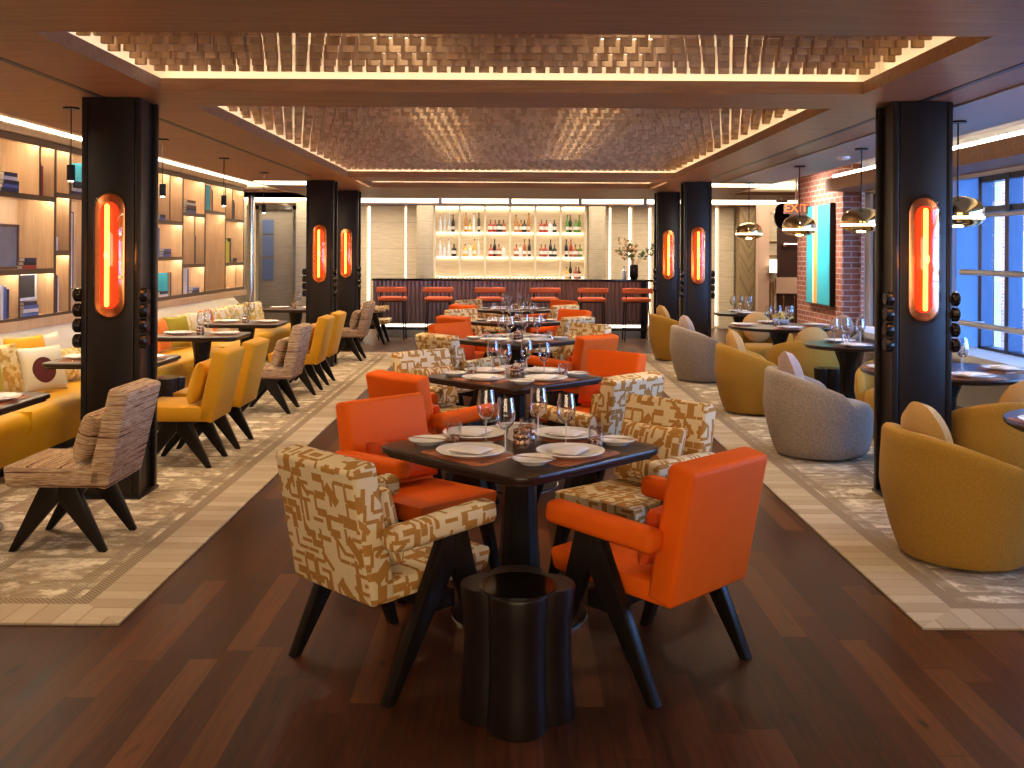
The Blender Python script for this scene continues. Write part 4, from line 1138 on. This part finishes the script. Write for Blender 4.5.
# painting
t = thing('painting', 'tall abstract painting of turquoise with one orange stripe on the brick wall', 'painting', (4.5, 14.15, .88))
bm = N(); b2(bm, -.07, 0, -.55, .55, 0, 1.45); obj('frame', bm, 'black_metal', t, smooth=False)
tt = NT('turquoise_canvas'); y_ = tt.sep(tt.coord())[1]
cc = tt.ramp(tt.math('ADD', y_, .5), [(0, (.01, .36, .46)), (.52, (.85, .30, .03)), (.66, (.72, .62, .40)), (.74, (.01, .34, .44))], 'CONSTANT')
tt.set(cc, .5)
bm = N(); b2(bm, -.074, -.07, -.53, .53, .02, 1.43); obj('canvas', bm, tt.m, t, smooth=False)
# smoke detector, ceiling speaker
bm = N(); lathe(bm, [(0, 0), (.075, 0), (.07, -.02), (.04, -.035), (0, -.037)], 24); o = obj('smoke_detector', bm, 'ivory'); o.location = (3.35, 9.9, CEIL-.012); tag(o, 'round white smoke detector on the right ceiling near the second brass pendant', 'smoke detector')

# ================================================================ BACK: DOOR, EXIT SIGN, LEFT ENTRANCE
def bx(px, Y): return (px-CX)*Y/F
def bz(py, Y): return H-(py-HY)*Y/F
YD = 20.0
e = bpy.data.objects.new('door_1', None); C.objects.link(e); e['kind'] = 'structure'
bm = N(); b2(bm, bx(757, YD), bx(768, YD), YD-.1, YD+.1, 0, 2.6); b2(bm, bx(768, YD), 7.4, YD, YD+.1, 2.45, 2.6); b2(bm, bx(776, YD), 7.4, YD-.02, YD+.06, bz(292, YD), bz(276, YD)); obj('door_frame', bm, plain('pinkish_plaster', (.50, .33, .25), .6), e, smooth=False)
bm = N(); b2(bm, bx(768, YD), bx(777, YD), YD+.02, YD+.06, 0, 2.45); obj('side_light', bm, 'stone_round', e, smooth=False)
bm = N(); b2(bm, bx(777, YD), 7.4, YD+.02, YD+.06, bz(276, YD), 2.45); b2(bm, bx(777, YD), 7.4, YD+.02, YD+.06, 0, bz(292, YD)); obj('door_leaf', bm, plain('dark_leather_door', (.035, .015, .013), .35), e, smooth=False)
bm = N(); tube(bm, [(bx(783, YD), YD-.06, bz(243, YD)), (bx(799, YD), YD-.06, bz(243, YD))], .03, 8); cyl(bm, (bx(784, YD), YD+.03, bz(243, YD)), .06, .1, 14, (R(90), 0, 0)); obj('door_handle', bm, 'chrome', e)
bm = N()
for p_ in (783, 794): b2(bm, bx(p_, YD), bx(p_+1.5, YD), YD, YD+.03, .1, bz(294, YD))
for p_ in (770, 773): b2(bm, bx(p_, YD), bx(p_+1, YD), YD-.02, YD+.03, .1, bz(280, YD))
for q in (240, 254, 268): b2(bm, bx(768, YD), bx(777, YD), YD-.02, YD+.03, bz(q+1, YD), bz(q, YD))
obj('brass_inlay', bm, 'brass', e, smooth=False)
t = thing('wall_lantern', 'glass wall lantern glowing beside the rear door', 'lamp', (bx(770, YD), YD-.2, bz(272, YD)))
bm = N(); b2(bm, -.09, .09, -.05, .2, .0, .16); obj('housing', bm, 'chrome', t, smooth=False)
bm = N(); b2(bm, -.07, .07, -.06, -.05, .02, .28); obj('glow_panel', bm, 'led_soft', t, smooth=False)
Ys = 17.0
t = thing('round_mirror', 'round dark disc with metal trim hanging beside the exit sign', 'mirror', (bx(781, Ys), Ys, bz(215, Ys)))
bm = N(); lathe(bm, [(0, 0), (.13, 0), (.13, .05), (0, .05)], 30, m=T((0, 0, 0), (R(90), 0, 0), (1, 1, 1.0)) @ T(sc=(1, 1.75, 1))); obj('disc', bm, 'black_gloss', t)
for z in (.24, -.27):
    bm = N(); b2(bm, -.10, .10, -.06, .0, z, z+.035, bev=.008); obj('bracket', bm, 'chrome', t)
bm = N(); tube(bm, [(0, -.02, .27), (0, -.02, CEIL-t.location.z)], .012, 8); obj('hanger', bm, 'chrome', t)
Ye = 14.6
t = thing('exit_sign', 'red glowing EXIT sign hanging beside the brick wall', 'sign', (bx(796, Ye), Ye, bz(207, Ye)))
bm = N(); b2(bm, -.18, .18, 0, .03, -.08, .08, bev=.004); obj('panel', bm, plain('sign_panel', (.07, .03, .022), .5), t)
bm = N(); b2(bm, -.01, .01, .005, .025, .09, 2.955-t.location.z); obj('hanger', bm, 'chrome', t, smooth=False)
cu = bpy.data.curves.new('exit_text', 'FONT'); cu.body = 'EXIT'; cu.size = .17; cu.extrude = .004; cu.align_x = 'CENTER'; cu.align_y = 'CENTER'
to = bpy.data.objects.new('tmp', cu); C.objects.link(to); bpy.context.view_layer.update()
me = bpy.data.meshes.new_from_object(to.evaluated_get(bpy.context.evaluated_depsgraph_get())); bpy.data.objects.remove(to)
me.materials.clear(); me.materials.append(M['exit_red'])
lo = bpy.data.objects.new('lettering', me); C.objects.link(lo); lo.parent = t; lo.location = (0, -.008, 0); lo.rotation_euler = (R(90), 0, 0)
# left rear entrance
YL = 19.0
e = bpy.data.objects.new('door_2', None); C.objects.link(e); e['kind'] = 'structure'
bm = N(); b2(bm, bx(257, YL), bx(295, YL), YL+.05, YL+.12, 0, 2.5); obj('door_leaf', bm, 'stone_round', e, smooth=False)
bm = N()
for p_, q_ in ((247, 250), (256, 259), (293, 296)): b2(bm, bx(p_, YL), bx(q_, YL), YL-.03, YL+.04, 0, 2.5)
b2(bm, bx(247, YL), bx(296, YL), YL-.03, YL+.04, 2.42, 2.5); obj('door_frame', bm, 'chrome', e, smooth=False)
bm = N()
for q in (221, 237, 260): b2(bm, bx(262, YL), bx(273, YL), YL+.03, YL+.05, bz(q+(14 if q < 230 else 21), YL), bz(q, YL))
obj('door_pane', bm, plain('blue_reflection', (.16, .22, .42), .15), e, smooth=False)  # opaque blue patches painted as reflections in the door glass
bm = N(); b2(bm, -6.9, bx(247, YL), YL, YL+.1, 0, 2.6); b2(bm, bx(296, YL), bx(309, YL), YL, YL+.1, 0, 2.6); b2(bm, bx(330, YL), bx(344, YL), YL, YL+.1, 0, 2.6); struct('wall_rear_left', bm, 'stone', smooth=False)
bm = N(); cyl(bm, (bx(251, 17.5), 17.5, 0), .06, CEIL, 16); struct('trim_19', bm, 'chrome', label='polished steel post at the end of the bookshelf')
# patterned armchair and stone host stand near the bar's left end
chairP['pattern'].at((-2.42, 17.3, 0), R(-90), 'cream and ochre patterned armchair standing alone left of the bar', 'armchairs round the centre tables')

# ================================================================ BAR
YB = 18.5
t = thing('bar_counter', 'long dark fluted bar counter with a black top across the rear', 'bar', (0, YB, 0))
bm = N(); b2(bm, -2.62, 2.68, -.08, .62, 1.07, 1.11, bev=.006); obj('countertop', bm, 'black_gloss', t)
bm = N()
pts = []
n_ = 66; w_ = 5.2/n_
for i in range(n_):
    cx_ = -2.6+w_*(i+.5)
    for k in range(7):
        a = PI*k/6; pts.append((cx_-w_*.46*math.cos(a), -.03*math.sin(a)))
pts += [(2.6, .0), (2.6, .5), (-2.6, .5), (-2.6, 0)]
prism(bm, pts, 'z', .27, 1.07); obj('fluted_front', bm, 'fluted', t, angle=30)
bm = N(); b2(bm, -2.55, 2.55, .1, .5, .0, .27); obj('plinth', bm, 'steel_plinth', t, smooth=False)
bm = N(); b2(bm, -2.5, 2.5, .06, .09, .20, .24); obj('plinth_light', bm, 'led_soft', t, smooth=False)
bm = N(); tube(bm, [(-2.5, -.12, .17), (2.5, -.12, .17)], .02, 8)
for x in (-2.5, -1.25, 0, 1.25, 2.5): tube(bm, [(x, -.12, .17), (x, .1, .17)], .012, 6)
obj('foot_rail', bm, 'black_metal', t)
bm = N(); b2(bm, 2.45, 2.55, -.06, -.02, 0, 1.07); obj('end_post', bm, 'black_metal', t, smooth=False)
def make_stool():
    t = thing('bar_stool', '', 'stool')
    bm = N(); box(bm, (0, 0, .755), (.50, .40, .075), bev=.03, seg=3); obj('seat', bm, 'rust_seat', t)
    bm = N(); box(bm, (0, -.20, .925), (.56, .05, .10), bev=.02, seg=3); obj('backrest', bm, 'rust_seat', t)
    for sx in (-1, 1):
        for sy in (-1, 1):
            bm = N(); tube(bm, [(sx*.23, sy*.19, 0), (sx*.20, sy*.17, .72 if sy > 0 else .90)], .012, 6); obj('leg', bm, 'black_metal', t)
    for y in (-.18, .18):
        bm = N(); tube(bm, [(-.22, y, .22), (.22, y, .22)], .009, 6); obj('footrest', bm, 'black_metal', t)
    bm = N(); b2(bm, -.21, .21, -.18, .18, .70, .718); obj('seat_pan', bm, 'black_metal', t)
    return t
M['rust_seat'] = m_leather('coral_leather', (.62, .13, .05), .45)
stP = Proto(make_stool)
for k, px in enumerate((393, 439, 490.5, 545, 592, 636.5)):
    stP.at((bx(px, 18.0), 18.0, 0), 0, 'orange leather bar stool with thin black legs, %s from the left along the bar' % ('first', 'second', 'third', 'fourth', 'fifth', 'sixth')[k], 'bar stools')
# hanging rail above the bar
t = thing('hanging_rail', 'pale metal rail hung from the ceiling above the bar', 'rail', (0, 17.8, 2.46))
bm = N(); b2(bm, -3.4, 2.7, -.02, .02, 0, .03); obj('rail', bm, 'white_metal', t, smooth=False)
for px in (345, 440, 510, 580, 645):
    bm = N(); b2(bm, bx(px, 17.8)-.03, bx(px, 17.8)+.03, -.02, .02, .03, .148); obj('bracket', bm, 'white_metal', t, smooth=False)
# bottle shelves: six bays
YS = 20.7
x0, x1 = bx(434, YS), bx(586, YS); bw = (x1-x0)/6
t = thing('bottle_shelving', 'backlit pale shelving with six bays of bottles behind the bar', 'shelving', ((x0+x1)/2, YS, 0))
o0 = (x0+x1)/2
bm = N(); b2(bm, x0-o0, x1-o0, .25, .28, 0, 2.6); obj('back_panel', bm, 'stone', t, smooth=False)
for k in range(7):
    bm = N(); b2(bm, x0-o0+k*bw-.02, x0-o0+k*bw+.02, -.02, .25, 0, 2.6); obj('upright', bm, 'cream_paint', t, smooth=False)
Z1, Z2, Z3 = bz(232, YS), bz(256.5, YS), bz(279, YS)
for k in range(6):
    for z in (Z1, Z2, Z3):
        bm = N(); b2(bm, x0-o0+k*bw+.025, x0-o0+(k+1)*bw-.025, .0, .22, z-.018, z); obj('shelf', bm, 'glass_shelf', t, smooth=False)
    bm = N()
    for z in (Z1, Z2): b2(bm, x0-o0+k*bw+.04, x0-o0+(k+1)*bw-.04, .20, .24, z-.03, z-.02)
    b2(bm, x0-o0+k*bw+.04, x0-o0+(k+1)*bw-.04, .22, .24, Z3, Z3+.03)
    obj('light_strip', bm, 'led', t, smooth=False)
bm = N(); b2(bm, x0-o0, x1-o0, .20, .24, 2.54, 2.57); obj('light_strip', bm, 'led', t, smooth=False)
BC = {'clear': (.78, .80, .82), 'silver': (.55, .58, .62), 'dark': (.02, .02, .022), 'green': (.10, .28, .03), 'amber': (.50, .20, .03), 'red': (.42, .05, .03), 'gold': (.70, .48, .10), 'blue': (.10, .16, .28), 'rust': (.38, .11, .05)}
bmat = {k: plain('bottle_'+k, c, .12, 0, Transmission_Weight=.0) for k, c in BC.items()}
bshape = {'tall': [(0, 0), (.034, 0), (.036, .01), (.036, .2), (.03, .23), (.013, .27), (.012, .34), (0, .34)], 'slim': [(0, 0), (.028, 0), (.03, .01), (.029, .26), (.012, .31), (.012, .38), (0, .38)], 'squat': [(0, 0), (.05, 0), (.055, .02), (.055, .12), (.045, .16), (.015, .18), (.014, .23), (0, .23)]}
bp = {}
def bottle(shape, colr, x, y, z, label):
    key = (shape, colr)
    if key not in bp:
        def mk():
            t = thing('bottle', '', 'bottle')
            bm = N(); lathe(bm, bshape[shape], 14); obj('glass', bm, bmat[colr], t)
            zt_ = bshape[shape][-1][1]
            bm = N(); cyl(bm, (0, 0, zt_-.002), .014, .03, 10); obj('cap', bm, 'black_metal' if colr not in ('clear', 'silver') else 'chrome', t)
            r_ = bshape[shape][2][0]+.001
            bm = N(); lathe(bm, [(r_, .05), (r_, .12)], 14); obj('paper_label', bm, 'linen', t)
            return t
        bp[key] = Proto(mk)
    bp[key].at((x, y, z), 0, label, 'bottles behind the bar')
shelf_top = [['clear tall', 'clear slim', 'silver slim', 'dark tall'], ['amber slim', 'gold squat', 'clear slim', 'dark slim'], ['red squat', 'red squat', 'dark squat', 'rust squat'], ['amber tall', 'amber squat', 'dark squat', 'amber slim'], ['red squat', 'red squat', 'clear squat', 'dark squat'], ['green tall', 'dark tall', 'green squat', 'green tall']]
shelf_mid = [['clear tall', 'clear squat', 'clear tall', 'dark squat'], ['gold squat', 'clear squat', 'gold tall', 'clear tall'], ['red squat', 'dark tall', 'rust squat', 'clear squat'], ['rust squat', 'clear squat', 'rust tall', 'dark tall'], ['rust squat', 'red squat', 'dark tall', 'dark squat'], ['dark tall', 'red tall', 'rust squat', 'green squat']]
shelf_low = [[], [], [], [], [], ['gold squat', 'dark tall', 'red squat', 'dark squat']]
onm = ('first', 'second', 'third', 'fourth', 'fifth', 'sixth')
for z, rowz, rn in ((Z1, shelf_top, 'top'), (Z2, shelf_mid, 'middle'), (Z3, shelf_low, 'lowest')):
    for k, its in enumerate(rowz):
        for j, it in enumerate(its):
            cl, sh = it.split(); x = x0+k*bw+.13+j*(bw-.26)/3+random.uniform(-.015, .015); y = YS+.07+.06*(j % 2)
            bottle(sh, cl, x, y, z+.001, '%s %s bottle, %s from left on the %s shelf of the %s bar bay' % (sh, {'dark': 'black', 'clear': 'clear'}.get(cl, cl), onm[j], rn, onm[k]))
# glassware on back counter: rows of tumblers
for k in range(5):
    for j in range(6):
        tumP.at((x0+k*bw+.08+j*(bw-.16)/5, YS+.06, Z3), 0, 'clear tumbler, %s from left in the %s bay of the lowest back bar shelf' % (onm[j], onm[k]), 'tumblers on the back bar')
# vase of branches on the bar
t = thing('flower_vase', 'black vase of autumn branches on the right end of the bar', 'vase', (bx(634, 18.7), 18.7, 1.11))
bm = N(); lathe(bm, [(0, 0), (.06, 0), (.085, .05), (.085, .24), (.075, .28), (.065, .28), (.07, .05), (0, .04)], 20); obj('vase', bm, 'black_gloss', t)
rr = random.Random(11)
bs, bl, ba = N(), N(), N()
for k in range(16):
    a = rr.random()*2*PI; q = .12+rr.random()*.34; h_ = .40+rr.random()*.28
    pts = [(0, 0, .2), (q*.4*math.cos(a), q*.4*math.sin(a), .2+h_*.45), (q*math.cos(a), q*math.sin(a), .12+h_)]
    tube(bs, pts, .004, 5)
    for j in range(12):
        f_ = .4+.6*rr.random(); px_ = Vector(pts[1]).lerp(Vector(pts[2]), (f_-.4)/.6)
        m_ = T(px_+Vector((rr.uniform(-.03, .03), rr.uniform(-.03, .03), rr.uniform(-.03, .03))), (rr.random()*6, rr.random()*6, rr.random()*6))
        pillow(ba if k % 3 == 0 else bl, .03, .06, .006, m=m_, n=2)
obj('stems', bs, 'autumn', t); o = obj('leaves', bl, 'leaf', t); o['kind'] = 'stuff'; o = obj('autumn_leaves', ba, 'autumn', t); o['kind'] = 'stuff'
bottle('squat', 'clear', bx(624, 18.7), 18.7, 1.11, 'clear glass bottle standing left of the black vase on the bar')
